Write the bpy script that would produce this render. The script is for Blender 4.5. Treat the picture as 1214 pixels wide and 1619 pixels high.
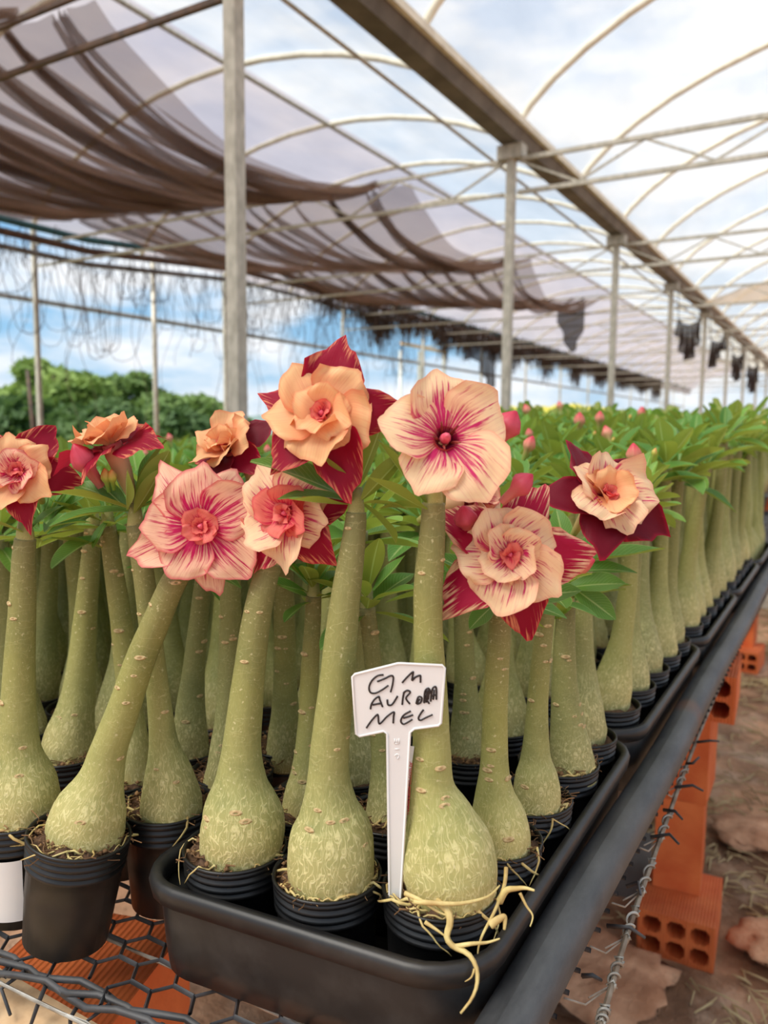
import bpy, math, random
from mathutils import Vector, Matrix, noise
for o in list(bpy.data.objects): bpy.data.objects.remove(o, do_unlink=True)
SC = bpy.context.scene
COL = SC.collection
PI = math.pi
def S(r, g, b):
    f = lambda c: (c/255/12.92) if c/255 <= .04045 else ((c/255+.055)/1.055)**2.4
    return (f(r), f(g), f(b), 1)

# ------------------------------------------------------------------ camera
# world: +Y runs along the greenhouse, +X to the right across it, ground z = 0
F, CX, CY = 1240.0, 607.0, 809.5
YAW, PIT, ROLL = math.radians(30.4), math.radians(5.96), math.radians(0.5)
CAM = Vector((0, 0, 1.0))
FW = Vector((-math.sin(YAW)*math.cos(PIT), math.cos(YAW)*math.cos(PIT), -math.sin(PIT)))
_r = Vector((math.cos(YAW), math.sin(YAW), 0)); _u = _r.cross(FW)
RT = math.cos(ROLL)*_r + math.sin(ROLL)*_u
UP = math.cos(ROLL)*_u - math.sin(ROLL)*_r
FH = Vector((-math.sin(YAW), math.cos(YAW), 0))          # horizontal forward
RH = Vector((math.cos(YAW), math.sin(YAW), 0))
cd = bpy.data.cameras.new('camera'); cam = bpy.data.objects.new('camera', cd); COL.objects.link(cam)
cd.sensor_fit = 'VERTICAL'; cd.sensor_height = 24; cd.lens = 24*F/1619
cd.clip_start = .02; cd.clip_end = 600
cam.matrix_world = Matrix(((RT.x, UP.x, -FW.x, CAM.x), (RT.y, UP.y, -FW.y, CAM.y), (RT.z, UP.z, -FW.z, CAM.z), (0, 0, 0, 1)))
cd.dof.use_dof = True; cd.dof.focus_distance = .56; cd.dof.aperture_fstop = 5.2
SC.camera = cam
def ray(x, y): return FW + RT*((x-CX)/F) - UP*((y-CY)/F)
def atz(x, y, z):
    d = ray(x, y); return CAM + d*((z-CAM.z)/d.z)
def atfd(x, y, fd):
    d = ray(x, y); return CAM + d*(fd/d.dot(FH))
def atY(x, y, Y):
    d = ray(x, y); return CAM + d*(Y/d.y)
def atX(x, y, X):
    d = ray(x, y); return CAM + d*(X/d.x)

# ------------------------------------------------------------------ sky, sun, exposure
SC.view_settings.view_transform = 'Standard'; SC.view_settings.look = 'None'
SC.view_settings.gamma = 1; SC.view_settings.use_curve_mapping = False
SC.view_settings.exposure = 0.55
w = bpy.data.worlds.new('sky'); SC.world = w; w.use_nodes = True
nt = w.node_tree; nt.nodes.clear(); N = nt.nodes.new; Lk = nt.links.new
out = N('ShaderNodeOutputWorld'); bg = N('ShaderNodeBackground'); Lk(bg.outputs[0], out.inputs[0])
tc = N('ShaderNodeTexCoord'); sx = N('ShaderNodeSeparateXYZ'); Lk(tc.outputs['Generated'], sx.inputs[0])
rp = N('ShaderNodeValToRGB'); Lk(sx.outputs[2], rp.inputs[0])
e = rp.color_ramp.elements; e[0].position = 0.0; e[0].color = S(196, 214, 228); e[1].position = .45; e[1].color = S(92, 158, 216)
e = rp.color_ramp.elements.new(.1); e.color = S(150, 196, 230)
mp = N('ShaderNodeMapping'); mp.inputs['Scale'].default_value = (1, 1, 3.2); Lk(tc.outputs['Generated'], mp.inputs[0])
nz = N('ShaderNodeTexNoise'); nz.inputs['Scale'].default_value = 4.2; nz.inputs['Detail'].default_value = 7; nz.inputs['Roughness'].default_value = .55
Lk(mp.outputs[0], nz.inputs['Vector'])
r2 = N('ShaderNodeValToRGB'); Lk(nz.outputs[0], r2.inputs[0]); r2.color_ramp.elements[0].position = .40; r2.color_ramp.elements[1].position = .57
mx = N('ShaderNodeMixRGB'); Lk(r2.outputs[0], mx.inputs[0]); Lk(rp.outputs[0], mx.inputs[1]); mx.inputs[2].default_value = S(240, 243, 247)
Lk(mx.outputs[0], bg.inputs[0]); bg.inputs[1].default_value = .8
sd = bpy.data.lights.new('sun', 'SUN'); sd.energy = 5.2; sd.angle = math.radians(32); sd.color = (1, .945, .85)
sun = bpy.data.objects.new('sun', sd); COL.objects.link(sun)
sun.rotation_euler = Vector((.30, .62, -.9)).to_track_quat('-Z', 'Y').to_euler()

# ------------------------------------------------------------------ helpers
class MB:
    def __init__(s): s.v = []; s.f = []; s.uv = []; s.hasuv = False
    def add(s, vs, fs, uv=None):
        b = len(s.v); s.v.extend([tuple(v) for v in vs]); s.f.extend([tuple(i+b for i in q) for q in fs])
        if uv: s.hasuv = True; s.uv.extend(uv)
        else: s.uv.extend([(0, 0)]*len(vs))
    def box(s, lo, hi, M=None):
        x0, y0, z0 = lo; x1, y1, z1 = hi
        vs = [Vector(p) for p in ((x0,y0,z0),(x1,y0,z0),(x1,y1,z0),(x0,y1,z0),(x0,y0,z1),(x1,y0,z1),(x1,y1,z1),(x0,y1,z1))]
        if M: vs = [M @ v for v in vs]
        s.add(vs, [(0,3,2,1),(4,5,6,7),(0,1,5,4),(1,2,6,5),(2,3,7,6),(3,0,4,7)])
    def beam(s, a, b, wd, ht=None):
        a = Vector(a); b = Vector(b); ht = ht or wd; d = (b-a).normalized()
        up = Vector((0,0,1)) if abs(d.z) < .9 else Vector((0,1,0))
        x = d.cross(up).normalized(); y = x.cross(d)
        vs = [p + x*(sx*wd/2) + y*(sy*ht/2) for p in (a, b) for sx, sy in ((-1,-1),(1,-1),(1,1),(-1,1))]
        s.add(vs, [(0,1,2,3),(7,6,5,4),(0,4,5,1),(1,5,6,2),(2,6,7,3),(3,7,4,0)])
    def tube(s, path, rad, n=8, ref=None, cap=True, jit=None):
        P = [Vector(p) for p in path]; k = len(P)
        if not hasattr(rad, '__len__'): rad = [rad]*k
        T = [(P[min(i+1,k-1)]-P[max(i-1,0)]).normalized() for i in range(k)]
        if ref is None: ref = Vector((0,0,1)) if abs(T[0].z) < .9 else Vector((0,1,0))
        x = Vector(ref); vs = []; uv = []; tot = 0.0
        lens = [0]
        for i in range(1, k): tot += (P[i]-P[i-1]).length; lens.append(tot)
        for i in range(k):
            x = x - T[i]*x.dot(T[i])
            if x.length < 1e-6: x = T[i].orthogonal()
            x.normalize(); y = T[i].cross(x)
            for j in range(n+1):
                a = 2*PI*j/n; r = rad[i]
                if jit: r *= jit(i/(k-1), a % (2*PI))
                vs.append(P[i] + (x*math.cos(a)+y*math.sin(a))*r); uv.append((j/n, lens[i]/max(tot,1e-9)))
        fs = []
        for i in range(k-1):
            for j in range(n):
                a = i*(n+1)+j; fs.append((a, a+1, a+n+2, a+n+1))
        if cap:
            b = len(vs); vs += [P[0], P[-1]]; uv += [(0,0),(0,1)]
            for j in range(n): fs.append((b, j+1, j)); fs.append((b+1, (k-1)*(n+1)+j, (k-1)*(n+1)+j+1))
        s.add(vs, fs, uv)
    def lathe(s, prof, n=24, c=(0,0,0), jit=None):
        vs = []; uv = []; k = len(prof)
        for i, (r, z) in enumerate(prof):
            for j in range(n+1):
                a = 2*PI*j/n; q = r*(jit(i, a % (2*PI)) if jit else 1)
                vs.append((c[0]+q*math.cos(a), c[1]+q*math.sin(a), c[2]+z)); uv.append((j/n, i/(k-1)))
        fs = [(i*(n+1)+j, i*(n+1)+j+1, (i+1)*(n+1)+j+1, (i+1)*(n+1)+j) for i in range(k-1) for j in range(n)]
        s.add(vs, fs, uv)
    def grid(s, fn, nu, nv):
        vs = []; uv = []
        for i in range(nu+1):
            for j in range(nv+1):
                vs.append(fn(i/nu, j/nv)); uv.append((i/nu, j/nv))
        s.add(vs, [(i*(nv+1)+j, i*(nv+1)+j+1, (i+1)*(nv+1)+j+1, (i+1)*(nv+1)+j) for i in range(nu) for j in range(nv)], uv)
    def mesh(s, name, m=None, smooth=True):
        me = bpy.data.meshes.new(name); me.from_pydata(s.v, [], s.f)
        if s.hasuv:
            ul = me.uv_layers.new(name='UVMap'); li = [0]*len(me.loops); me.loops.foreach_get('vertex_index', li)
            flat = []
            for i in li: flat.extend(s.uv[i])
            ul.data.foreach_set('uv', flat)
        if smooth: me.polygons.foreach_set('use_smooth', [True]*len(me.polygons))
        if m: me.materials.append(m)
        me.update(); return me
    def build(s, name, m, parent=None, smooth=True):
        return link(name, s.mesh(name, m, smooth), parent)
def link(name, me, parent=None, M=None):
    o = bpy.data.objects.new(name, me); COL.objects.link(o)
    if parent: o.parent = parent
    if M is not None: o.matrix_local = M
    return o
def empty(name, loc=(0,0,0), rz=0):
    o = bpy.data.objects.new(name, None); COL.objects.link(o); o.location = loc; o.rotation_euler.z = rz
    o.empty_display_size = .02; return o
def tag(o, label, cat, group=None, kind=None):
    o['label'] = label; o['category'] = cat
    if group: o['group'] = group
    if kind: o['kind'] = kind
    return o
def struct(o, label=None):
    o['kind'] = 'structure'
    if label: o['label'] = label
    return o
def spline(pts, n):
    """Catmull-Rom through tuples, n samples"""
    k = len(pts); res = []
    for i in range(n):
        t = i/(n-1)*(k-1); a = min(int(t), k-2); f = t-a
        p0, p1, p2, p3 = pts[max(a-1,0)], pts[a], pts[a+1], pts[min(a+2,k-1)]
        res.append(tuple(.5*((2*q1)+(-q0+q2)*f+(2*q0-5*q1+4*q2-q3)*f*f+(-q0+3*q1-3*q2+q3)*f**3) for q0,q1,q2,q3 in zip(p0,p1,p2,p3)))
    return res
def smooth01(t): t = max(0, min(1, t)); return t*t*(3-2*t)

# ------------------------------------------------------------------ materials
class NT:
    def __init__(s, name):
        s.m = bpy.data.materials.new(name); s.m.use_nodes = True; s.t = s.m.node_tree; s.t.nodes.clear()
        s.out = s.n('ShaderNodeOutputMaterial')
    def n(s, k, **kw):
        q = s.t.nodes.new(k)
        for a, b in kw.items(): setattr(q, a, b)
        return q
    def l(s, a, b): s.t.links.new(a, b)
    def setin(s, sock, v):
        if hasattr(v, 'is_output'): s.l(v, sock)
        else: sock.default_value = v
    def math(s, op, a, b=0.0, c=None, clamp=False):
        q = s.n('ShaderNodeMath', operation=op, use_clamp=clamp); s.setin(q.inputs[0], a); s.setin(q.inputs[1], b)
        if c is not None: s.setin(q.inputs[2], c)
        return q.outputs[0]
    def mix(s, f, a, b, mode='MIX'):
        q = s.n('ShaderNodeMixRGB', blend_type=mode); s.setin(q.inputs[0], f); s.setin(q.inputs[1], a); s.setin(q.inputs[2], b); return q.outputs[0]
    def ramp(s, f, stops):
        q = s.n('ShaderNodeValToRGB'); s.l(f, q.inputs[0]); el = q.color_ramp.elements
        while len(el) < len(stops): el.new(.5)
        for x, (p, c) in zip(el, stops): x.position = p; x.color = c if hasattr(c, '__len__') else (c, c, c, 1)
        return q.outputs[0]
    def noise(s, scale, detail=3, vec=None, rough=.5, dist=0):
        q = s.n('ShaderNodeTexNoise'); q.inputs['Scale'].default_value = scale; q.inputs['Detail'].default_value = detail
        q.inputs['Roughness'].default_value = rough; q.inputs['Distortion'].default_value = dist
        if vec is not None: s.l(vec, q.inputs['Vector'])
        return q.outputs[0]
    def obj(s): return s.n('ShaderNodeTexCoord').outputs['Object']
    def uv(s): return s.n('ShaderNodeTexCoord').outputs['UV']
    def mapping(s, vec, scale, loc=None):
        q = s.n('ShaderNodeMapping'); s.l(vec, q.inputs[0]); q.inputs['Scale'].default_value = scale
        if loc is not None: s.setin(q.inputs['Location'], loc)
        return q.outputs[0]
    def rnd(s): return s.n('ShaderNodeObjectInfo').outputs['Random']
    def bump(s, h, st, dist=.01):
        q = s.n('ShaderNodeBump'); q.inputs['Strength'].default_value = st; q.inputs['Distance'].default_value = dist; s.l(h, q.inputs['Height']); return q.outputs[0]
    def pbr(s, col, rough=.6, metal=0, nrm=None, trans=0, tcol=None, spec=.5):
        b = s.n('ShaderNodeBsdfPrincipled'); s.setin(b.inputs['Base Color'], col); s.setin(b.inputs['Roughness'], rough); b.inputs['Metallic'].default_value = metal
        b.inputs['Specular IOR Level'].default_value = spec
        if nrm is not None: s.l(nrm, b.inputs['Normal'])
        o = b.outputs[0]
        if trans:
            t = s.n('ShaderNodeBsdfTranslucent'); s.setin(t.inputs[0], tcol if tcol is not None else col)
            m = s.n('ShaderNodeMixShader'); m.inputs[0].default_value = trans; s.l(o, m.inputs[1]); s.l(t.outputs[0], m.inputs[2]); o = m.outputs[0]
        s.l(o, s.out.inputs[0]); return s.m
def simple(name, c1, c2, scale=20, rough=.6, metal=0, bump=0, detail=4, bd=.01, stretch=(1,1,1), spec=.5):
    t = NT(name); v = t.mapping(t.obj(), stretch); nz = t.noise(scale, detail, v)
    f = t.ramp(nz, [(.35, 0.0), (.65, 1.0)])
    return t.pbr(t.mix(f, c1, c2), rough, metal, t.bump(nz, bump, bd) if bump else None, spec=spec)

M = {}
M['steel'] = simple('galvanised_steel', S(188,184,172), S(160,156,144), 30, .55, .15, .05, stretch=(1,1,.6))
M['cream_steel'] = simple('pale_hoop_steel', S(236,232,214), S(214,208,190), 12, .6, 0)
M['rust_steel'] = simple('rusty_steel', S(98,74,58), S(66,52,44), 14, .7, .1, .1)
M['gutter'] = simple('gutter_metal', S(110,104,96), S(84,78,70), 6, .55, .2)
M['teal'] = simple('teal_pipe', S(40,92,96), S(30,70,76), 10, .5)
M['greypipe'] = simple('grey_pipe', S(130,132,134), S(100,100,102), 10, .5, .1)
M['palepipe'] = simple('pale_rail', S(176,190,200), S(150,164,176), 10, .5, .1)
def sheet(name, c, tr, transp):
    t = NT(name); v = t.mapping(t.obj(), (1.2, .35, 1)); nz = t.noise(2.2, 5, v, .6)
    col = t.mix(t.ramp(nz, [(.3, 0.0), (.7, 1.0)]), c, tuple(x*.82 for x in c[:3])+(1,))
    a = t.n('ShaderNodeBsdfTranslucent'); t.l(col, a.inputs[0]); b = t.n('ShaderNodeBsdfDiffuse'); t.l(col, b.inputs[0])
    m = t.n('ShaderNodeMixShader'); m.inputs[0].default_value = 1-tr; t.l(a.outputs[0], m.inputs[1]); t.l(b.outputs[0], m.inputs[2])
    p = t.n('ShaderNodeBsdfTransparent'); m2 = t.n('ShaderNodeMixShader'); m2.inputs[0].default_value = transp
    t.l(m.outputs[0], m2.inputs[1]); t.l(p.outputs[0], m2.inputs[2]); t.l(m2.outputs[0], t.out.inputs[0]); return t.m
M['film'] = sheet('white_film', (.70,.71,.72,1), .56, .38)
M['lilac'] = sheet('lilac_film', (.50,.45,.48,1), .55, .2)
M['net'] = sheet('brown_shade_net', S(122,96,82), .5, .46)
M['netdark'] = sheet('black_shade_net', S(60,50,46), .3, .15)
M['nettan'] = sheet('tan_shade_net', S(216,190,160), .7, .2)
M['root_dry'] = simple('dry_strings', S(96,76,62), S(62,50,44), 30, .9)
M['black'] = simple('black_plastic', S(16,16,17), S(26,26,27), 60, .42, 0, .05, bd=.002)
def mk_tray():
    t = NT('black_tray_plastic'); o = t.obj(); nz = t.noise(26, 6, o, .65); n2 = t.noise(5, 3, o)
    c = t.mix(t.ramp(nz, [(.45, 0.0), (.75, 1.0)]), S(26,26,27), S(52,51,50)); c = t.mix(t.ramp(n2, [(.55, 0.0), (.75, .6)]), c, S(58,50,43))
    return t.pbr(c, .42, 0, t.bump(nz, .12, .002))
M['tray'] = mk_tray()
def mk_pipe():
    t = NT('black_pipe_plastic'); o = t.obj(); v = t.mapping(o, (1,.35,1)); nz = t.noise(30, 6, v, .7); n2 = t.noise(7, 4, v); n3 = t.noise(3.3, 3, o)
    c = t.mix(t.ramp(nz, [(.4, 0.0), (.75, 1.0)]), S(52,53,55), S(86,87,88)); c = t.mix(t.ramp(n2, [(.55, 0.0), (.8, .5)]), c, S(112,108,102))
    c = t.mix(t.ramp(n3, [(.66, 0.0), (.74, .6)]), c, S(150,92,58))
    return t.pbr(c, .5, 0, t.bump(nz, .2, .002))
M['pipe'] = mk_pipe()
M['wire_black'] = simple('black_mesh_wire', S(40,40,42), S(70,70,72), 40, .5)
M['wire'] = simple('galvanised_wire', S(186,184,176), S(140,134,124), 60, .45, .4)
M['rod'] = simple('weathered_rod', S(150,138,122), S(110,92,76), 50, .7, .2, .2, bd=.002)
def mk_brick():
    t = NT('orange_clay_brick'); o = t.obj(); nz = t.noise(14, 5, o); wv = t.n('ShaderNodeTexWave', wave_type='BANDS', bands_direction='X')
    wv.inputs['Scale'].default_value = 55; wv.inputs['Distortion'].default_value = .6; t.l(o, wv.inputs[0])
    c = t.mix(t.ramp(nz, [(.3, 0.0), (.7, 1.0)]), S(206,92,40), S(228,122,62))
    n2 = t.noise(60, 3, o); h = t.math('ADD', t.math('MULTIPLY', wv.outputs[0], .6), t.math('MULTIPLY', n2, .4))
    return t.pbr(c, .75, 0, t.bump(h, .7, .004))
M['brick'] = mk_brick()
M['clayboard'] = simple('pale_board', S(222,182,138), S(240,204,160), 60, .85, 0, .3, bd=.003)
M['concrete'] = simple('pale_concrete', S(196,186,168), S(158,148,134), 18, .9, 0, .3)
M['greyslab'] = simple('grey_slab', S(128,120,112), S(100,94,88), 12, .8, 0, .2)
def mk_ground():
    t = NT('orange_soil'); o = t.obj(); a = t.noise(1.6, 5, o, .6); b = t.noise(18, 6, o, .7); c0 = t.noise(5, 4, o, .6)
    c = t.mix(t.ramp(a, [(.42, 0.0), (.58, 1.0)]), S(132,94,66), S(226,172,132)); c = t.mix(t.ramp(c0, [(.5, 0.0), (.72, .8)]), c, S(232,198,168))
    c = t.mix(t.ramp(b, [(.3, .45), (.55, 0.0)]), c, S(92,62,42))
    return t.pbr(c, .9, 0, t.bump(b, .8, .03))
M['ground'] = mk_ground()
M['straw'] = simple('straw', S(222,198,148), S(166,136,94), 8, .8)
M['clod'] = simple('clay_clod', S(226,172,134), S(176,122,88), 14, .95, 0, .9, 6, .03)
def mk_trunk():
    t = NT('desert_rose_bark'); uv = t.uv(); o = t.obj(); sp = t.n('ShaderNodeSeparateXYZ'); t.l(uv, sp.inputs[0]); v = sp.outputs[1]
    n1 = t.noise(38, 4, o, .6); n2 = t.noise(140, 3, o)
    vj = t.math('ADD', v, t.math('MULTIPLY', t.math('SUBTRACT', n1, .5), .18))
    col = t.ramp(vj, [(.0, S(206,184,118)), (.09, S(192,182,118)), (.26, S(172,170,104)), (.6, S(154,152,84)), (1.0, S(128,120,72))])
    col = t.mix(t.ramp(n1, [(.5, 0.0), (.75, .5)]), col, S(116,124,66))
    col = t.mix(t.math('MULTIPLY', t.rnd(), .5), col, S(116,120,82))
    # fine wavy network of pale wrinkles on the swollen base, fading up the trunk
    wob = t.n('ShaderNodeTexNoise'); wob.inputs['Scale'].default_value = 9; wob.inputs['Detail'].default_value = 2; t.l(t.mapping(uv, (3, 2.2, 1)), wob.inputs['Vector'])
    ad = t.n('ShaderNodeVectorMath', operation='MULTIPLY_ADD'); t.l(wob.outputs['Color'], ad.inputs[0]); ad.inputs[1].default_value = (.075, .03, 0); t.l(uv, ad.inputs[2])
    vo = t.n('ShaderNodeTexVoronoi', feature='DISTANCE_TO_EDGE'); vo.inputs['Scale'].default_value = 1; t.l(t.mapping(ad.outputs[0], (66, 20, 1)), vo.inputs['Vector'])
    line = t.ramp(vo.outputs['Distance'], [(.015, 1.0), (.085, 0.0)])
    mask = t.ramp(v, [(.02, 1.0), (.2, .75), (.34, .15), (1.0, .06)])
    lm = t.math('MULTIPLY', line, mask)
    col = t.mix(t.math('MULTIPLY', lm, .62), col, S(240,230,172))
    # cross rings of old leaf nodes
    rg = t.noise(26, 2, t.mapping(uv, (.12, 1, 1)), .5); ring = t.ramp(rg, [(.485, 0.0), (.5, 1.0), (.515, 0.0)])
    col = t.mix(t.math('MULTIPLY', ring, .22), col, S(214,206,150))
    sc = t.noise(300, 2, o); col = t.mix(t.ramp(sc, [(.66, 0.0), (.74, .5)]), col, S(224,214,168))
    h = t.math('ADD', t.math('MULTIPLY', lm, .8), t.math('ADD', t.math('MULTIPLY', n2, .5), t.math('MULTIPLY', ring, .3)))
    return t.pbr(col, .62, 0, t.bump(h, .22, .002), spec=.3)
M['trunk'] = mk_trunk()
M['scar'] = simple('leaf_scar', S(218,196,146), S(172,142,98), 300, .85)
M['scardark'] = simple('scar_pit', S(140,92,60), S(110,76,50), 300, .9)
def mk_leaf(name, c1, c2, rib, under):
    t = NT(name); sp = t.n('ShaderNodeSeparateXYZ'); t.l(t.uv(), sp.inputs[0]); u, v = sp.outputs[0], sp.outputs[1]
    d = t.math('ABSOLUTE', t.math('SUBTRACT', u, .5)); mid = t.ramp(d, [(.012, 1.0), (.05, 0.0)])
    wv = t.n('ShaderNodeTexWave', wave_type='BANDS', bands_direction='Y'); wv.inputs['Scale'].default_value = 4.5; wv.inputs['Distortion'].default_value = 1.2
    cb = t.n('ShaderNodeCombineXYZ'); t.l(u, cb.inputs[0]); t.l(t.math('SUBTRACT', v, t.math('MULTIPLY', d, .55)), cb.inputs[1]); t.l(cb.outputs[0], wv.inputs[0])
    side = t.math('MULTIPLY', t.ramp(wv.outputs[0], [(.86, 0.0), (1.0, 1.0)]), .22)
    r = t.rnd(); base = t.mix(r, c1, c2); nz = t.noise(30, 3, t.obj()); base = t.mix(t.math('MULTIPLY', nz, .35), base, c2)
    col = t.mix(t.math('MAXIMUM', t.math('MULTIPLY', mid, .75), side), base, rib)
    edge = t.ramp(d, [(.465, 0.0), (.495, .5)]); col = t.mix(edge, col, rib)
    g = t.n('ShaderNodeNewGeometry'); ucol = t.mix(t.math('MULTIPLY', mid, .8), under, rib)
    col = t.mix(g.outputs['Backfacing'], col, ucol)
    return t.pbr(col, .42, 0, None, .36, t.mix(.5, col, S(170,196,60)), spec=.3)
M['leaf'] = mk_leaf('leaf_green', S(112,160,70), S(78,130,56), S(186,206,130), S(140,150,68))
M['leaf2'] = mk_leaf('leaf_bright', S(146,186,82), S(104,160,70), S(204,220,146), S(152,168,78))
def mk_petal(name, base, tip, vein, k, fade, back, edgec, edgea=.6, vs=1.0):
    t = NT(name); uv = t.uv(); sp = t.n('ShaderNodeSeparateXYZ'); t.l(uv, sp.inputs[0]); u, v = sp.outputs[0], sp.outputs[1]
    off = t.n('ShaderNodeCombineXYZ'); t.l(t.math('MULTIPLY', t.rnd(), 40), off.inputs[0]); t.l(t.math('MULTIPLY', t.rnd(), 17), off.inputs[1])
    q = t.mapping(uv, (24, 1.5, 1), off.outputs[0]); st = t.noise(1.0, 4, q, .6, .25)
    big = t.noise(2.2, 2, t.mapping(uv, (1.6, 1.4, 1), off.outputs[0]))
    d = t.math('ABSOLUTE', t.math('SUBTRACT', u, .5))
    a = t.math('SUBTRACT', k, t.math('ADD', v, t.math('MULTIPLY', d, .35)))
    a = t.math('ADD', t.math('MULTIPLY', a, fade), t.math('MULTIPLY', t.math('SUBTRACT', st, .5), 4.6*vs))
    a = t.math('ADD', a, t.math('MULTIPLY', t.math('SUBTRACT', big, .5), 1.0))
    f = t.ramp(a, [(.12, 0.0), (.75, 1.0)])
    b0 = t.mix(v, base, tip); b0 = t.mix(t.math('MULTIPLY', big, .16), b0, edgec)
    col = t.mix(f, b0, vein)
    fine = t.ramp(t.noise(1.0, 2, t.mapping(uv, (55, 1.2, 1), off.outputs[0])), [(.5, 0.0), (.7, .22)])
    col = t.mix(fine, col, vein)
    e1 = t.ramp(d, [(.44, 0.0), (.5, edgea)]); e2 = t.ramp(v, [(.92, 0.0), (1.0, edgea)])
    col = t.mix(t.math('MAXIMUM', e1, e2), col, edgec)
    thr = t.ramp(v, [(.06, 1.0), (.2, 0.0)]); col = t.mix(t.math('MULTIPLY', thr, .6), col, S(120,30,40))
    g = t.n('ShaderNodeNewGeometry'); bcol = t.mix(fine, back, vein); col = t.mix(g.outputs['Backfacing'], col, bcol)
    nrm = t.bump(st, .12, .002)
    return t.pbr(col, .55, 0, nrm, .25, col, spec=.25)
CR = S(246,214,166); PE = S(244,184,136); RED = S(214,44,78)
M['p_cream'] = mk_petal('petal_cream', S(244,196,160), S(250,222,176), S(204,44,104), .74, 1.7, S(242,200,156), S(236,130,116), .4, 1.15)
M['p_blotch'] = mk_petal('petal_blotch', S(240,180,140), S(248,214,168), S(168,10,56), 1.22, 2.4, S(236,180,140), S(214,60,80), .5, 1.0)
M['p_peach'] = mk_petal('petal_peach', S(244,160,116), S(250,210,152), S(222,66,84), .24, 2.2, S(244,176,124), S(236,110,84), .5, .7)
M['p_pink'] = mk_petal('petal_pink', S(242,176,150), S(248,208,172), S(198,24,88), .84, 1.9, S(232,110,120), S(214,40,84), .75)
M['p_crim'] = mk_petal('petal_crimson', S(226,120,90), S(232,150,110), S(150,8,44), 1.25, 2.8, S(196,40,70), S(196,20,56), .6)
M['p_dark'] = mk_petal('petal_dark', S(180,30,60), S(190,40,60), S(112,4,32), 1.5, 2.8, S(150,20,50), S(190,20,56), .5)
M['p_core'] = mk_petal('petal_core', S(232,100,100), S(240,140,120), S(208,34,74), .7, 2.0, S(230,90,96), S(214,44,78), .6)
def mk_tubeflower():
    t = NT('flower_tube'); sp = t.n('ShaderNodeSeparateXYZ'); t.l(t.uv(), sp.inputs[0]); v = sp.outputs[1]
    col = t.ramp(v, [(0.0, S(150,160,80)), (.25, S(206,180,120)), (.8, S(226,176,140)), (1.0, S(196,60,70))])
    return t.pbr(col, .5, 0, None, .15, col)
M['ftube'] = mk_tubeflower()
def mk_bud(name, a, b, c):
    t = NT(name); sp = t.n('ShaderNodeSeparateXYZ'); t.l(t.uv(), sp.inputs[0]); v = sp.outputs[1]
    st = t.noise(1, 2, t.mapping(t.uv(), (14, 1.5, 1))); col = t.ramp(t.math('ADD', v, t.math('MULTIPLY', t.math('SUBTRACT', st, .5), .3)), [(0.1, a), (.45, b), (.85, c)])
    return t.pbr(col, .5, 0, None, .15, col)
M['bud'] = mk_bud('bud_pink', S(160,170,84), S(232,160,130), S(220,52,84))
M['budred'] = mk_bud('bud_red', S(206,110,100), S(222,90,110), S(196,28,64))
M['budgreen'] = mk_bud('bud_green', S(130,160,60), S(196,196,90), S(230,150,80))
M['anther'] = simple('anther', S(110,24,30), S(150,60,40), 300, .6)
M['stigma'] = simple('stigma', S(236,110,130), S(220,70,100), 300, .5)
M['soil'] = simple('potting_soil', S(70,50,36), S(112,84,62), 240, .95, 0, .8, 6, .004)
M['fibre'] = simple('soil_fibres', S(158,120,80), S(110,80,52), 40, .9)
M['aroot'] = simple('pale_roots', S(222,204,136), S(186,156,96), 90, .6, 0, .2, bd=.001)
M['label'] = simple('white_label_plastic', S(236,236,234), S(230,230,229), 10, .35)
M['ink'] = simple('black_marker_ink', S(34,26,26), S(44,34,32), 200, .5)
M['redink'] = simple('red_print', S(204,40,60), S(204,40,60), 10, .6)
M['bark_far'] = simple('far_bark', S(96,78,60), S(70,58,46), 8, .9)
def mk_far(name, a, b):
    t = NT(name); nz = t.noise(1.2, 3, t.obj()); return t.pbr(t.mix(t.ramp(nz, [(.35, 0.0), (.65, 1.0)]), a, b), .8, 0, None, .3, b)
M['far1'] = mk_far('far_foliage_a', S(104,132,62), S(136,158,84)); M['far2'] = mk_far('far_foliage_b', S(86,116,60), S(116,140,76)); M['far3'] = mk_far('hedge_foliage', S(62,90,50), S(86,112,60))
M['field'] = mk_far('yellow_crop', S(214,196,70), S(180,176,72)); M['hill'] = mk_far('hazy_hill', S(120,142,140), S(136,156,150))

random.seed(7)
R = random.random
def U(a, b): return a + (b-a)*random.random()

# ================================================================== SETTING
# ground with real relief near the camera
m = MB()
def gz(x, y): return .018*noise.noise((x*2.2, y*2.2, 3)) + .012*noise.noise((x*7, y*7, 9)) - .012
m.grid(lambda a, b: (-1.6+a*2.6, .2+b*5.4, gz(-1.6+a*2.6, .2+b*5.4)), 110, 190)
near = m.build('ground_near', M['ground'])
m = MB(); m.box((-160, -14, -.35), (60, 220, -.045)); flo = m.build('floor', M['ground'], smooth=False)
struct(flo, 'bare orange earth floor of the greenhouse'); near.parent = flo; near.name = 'loose_earth'

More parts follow.
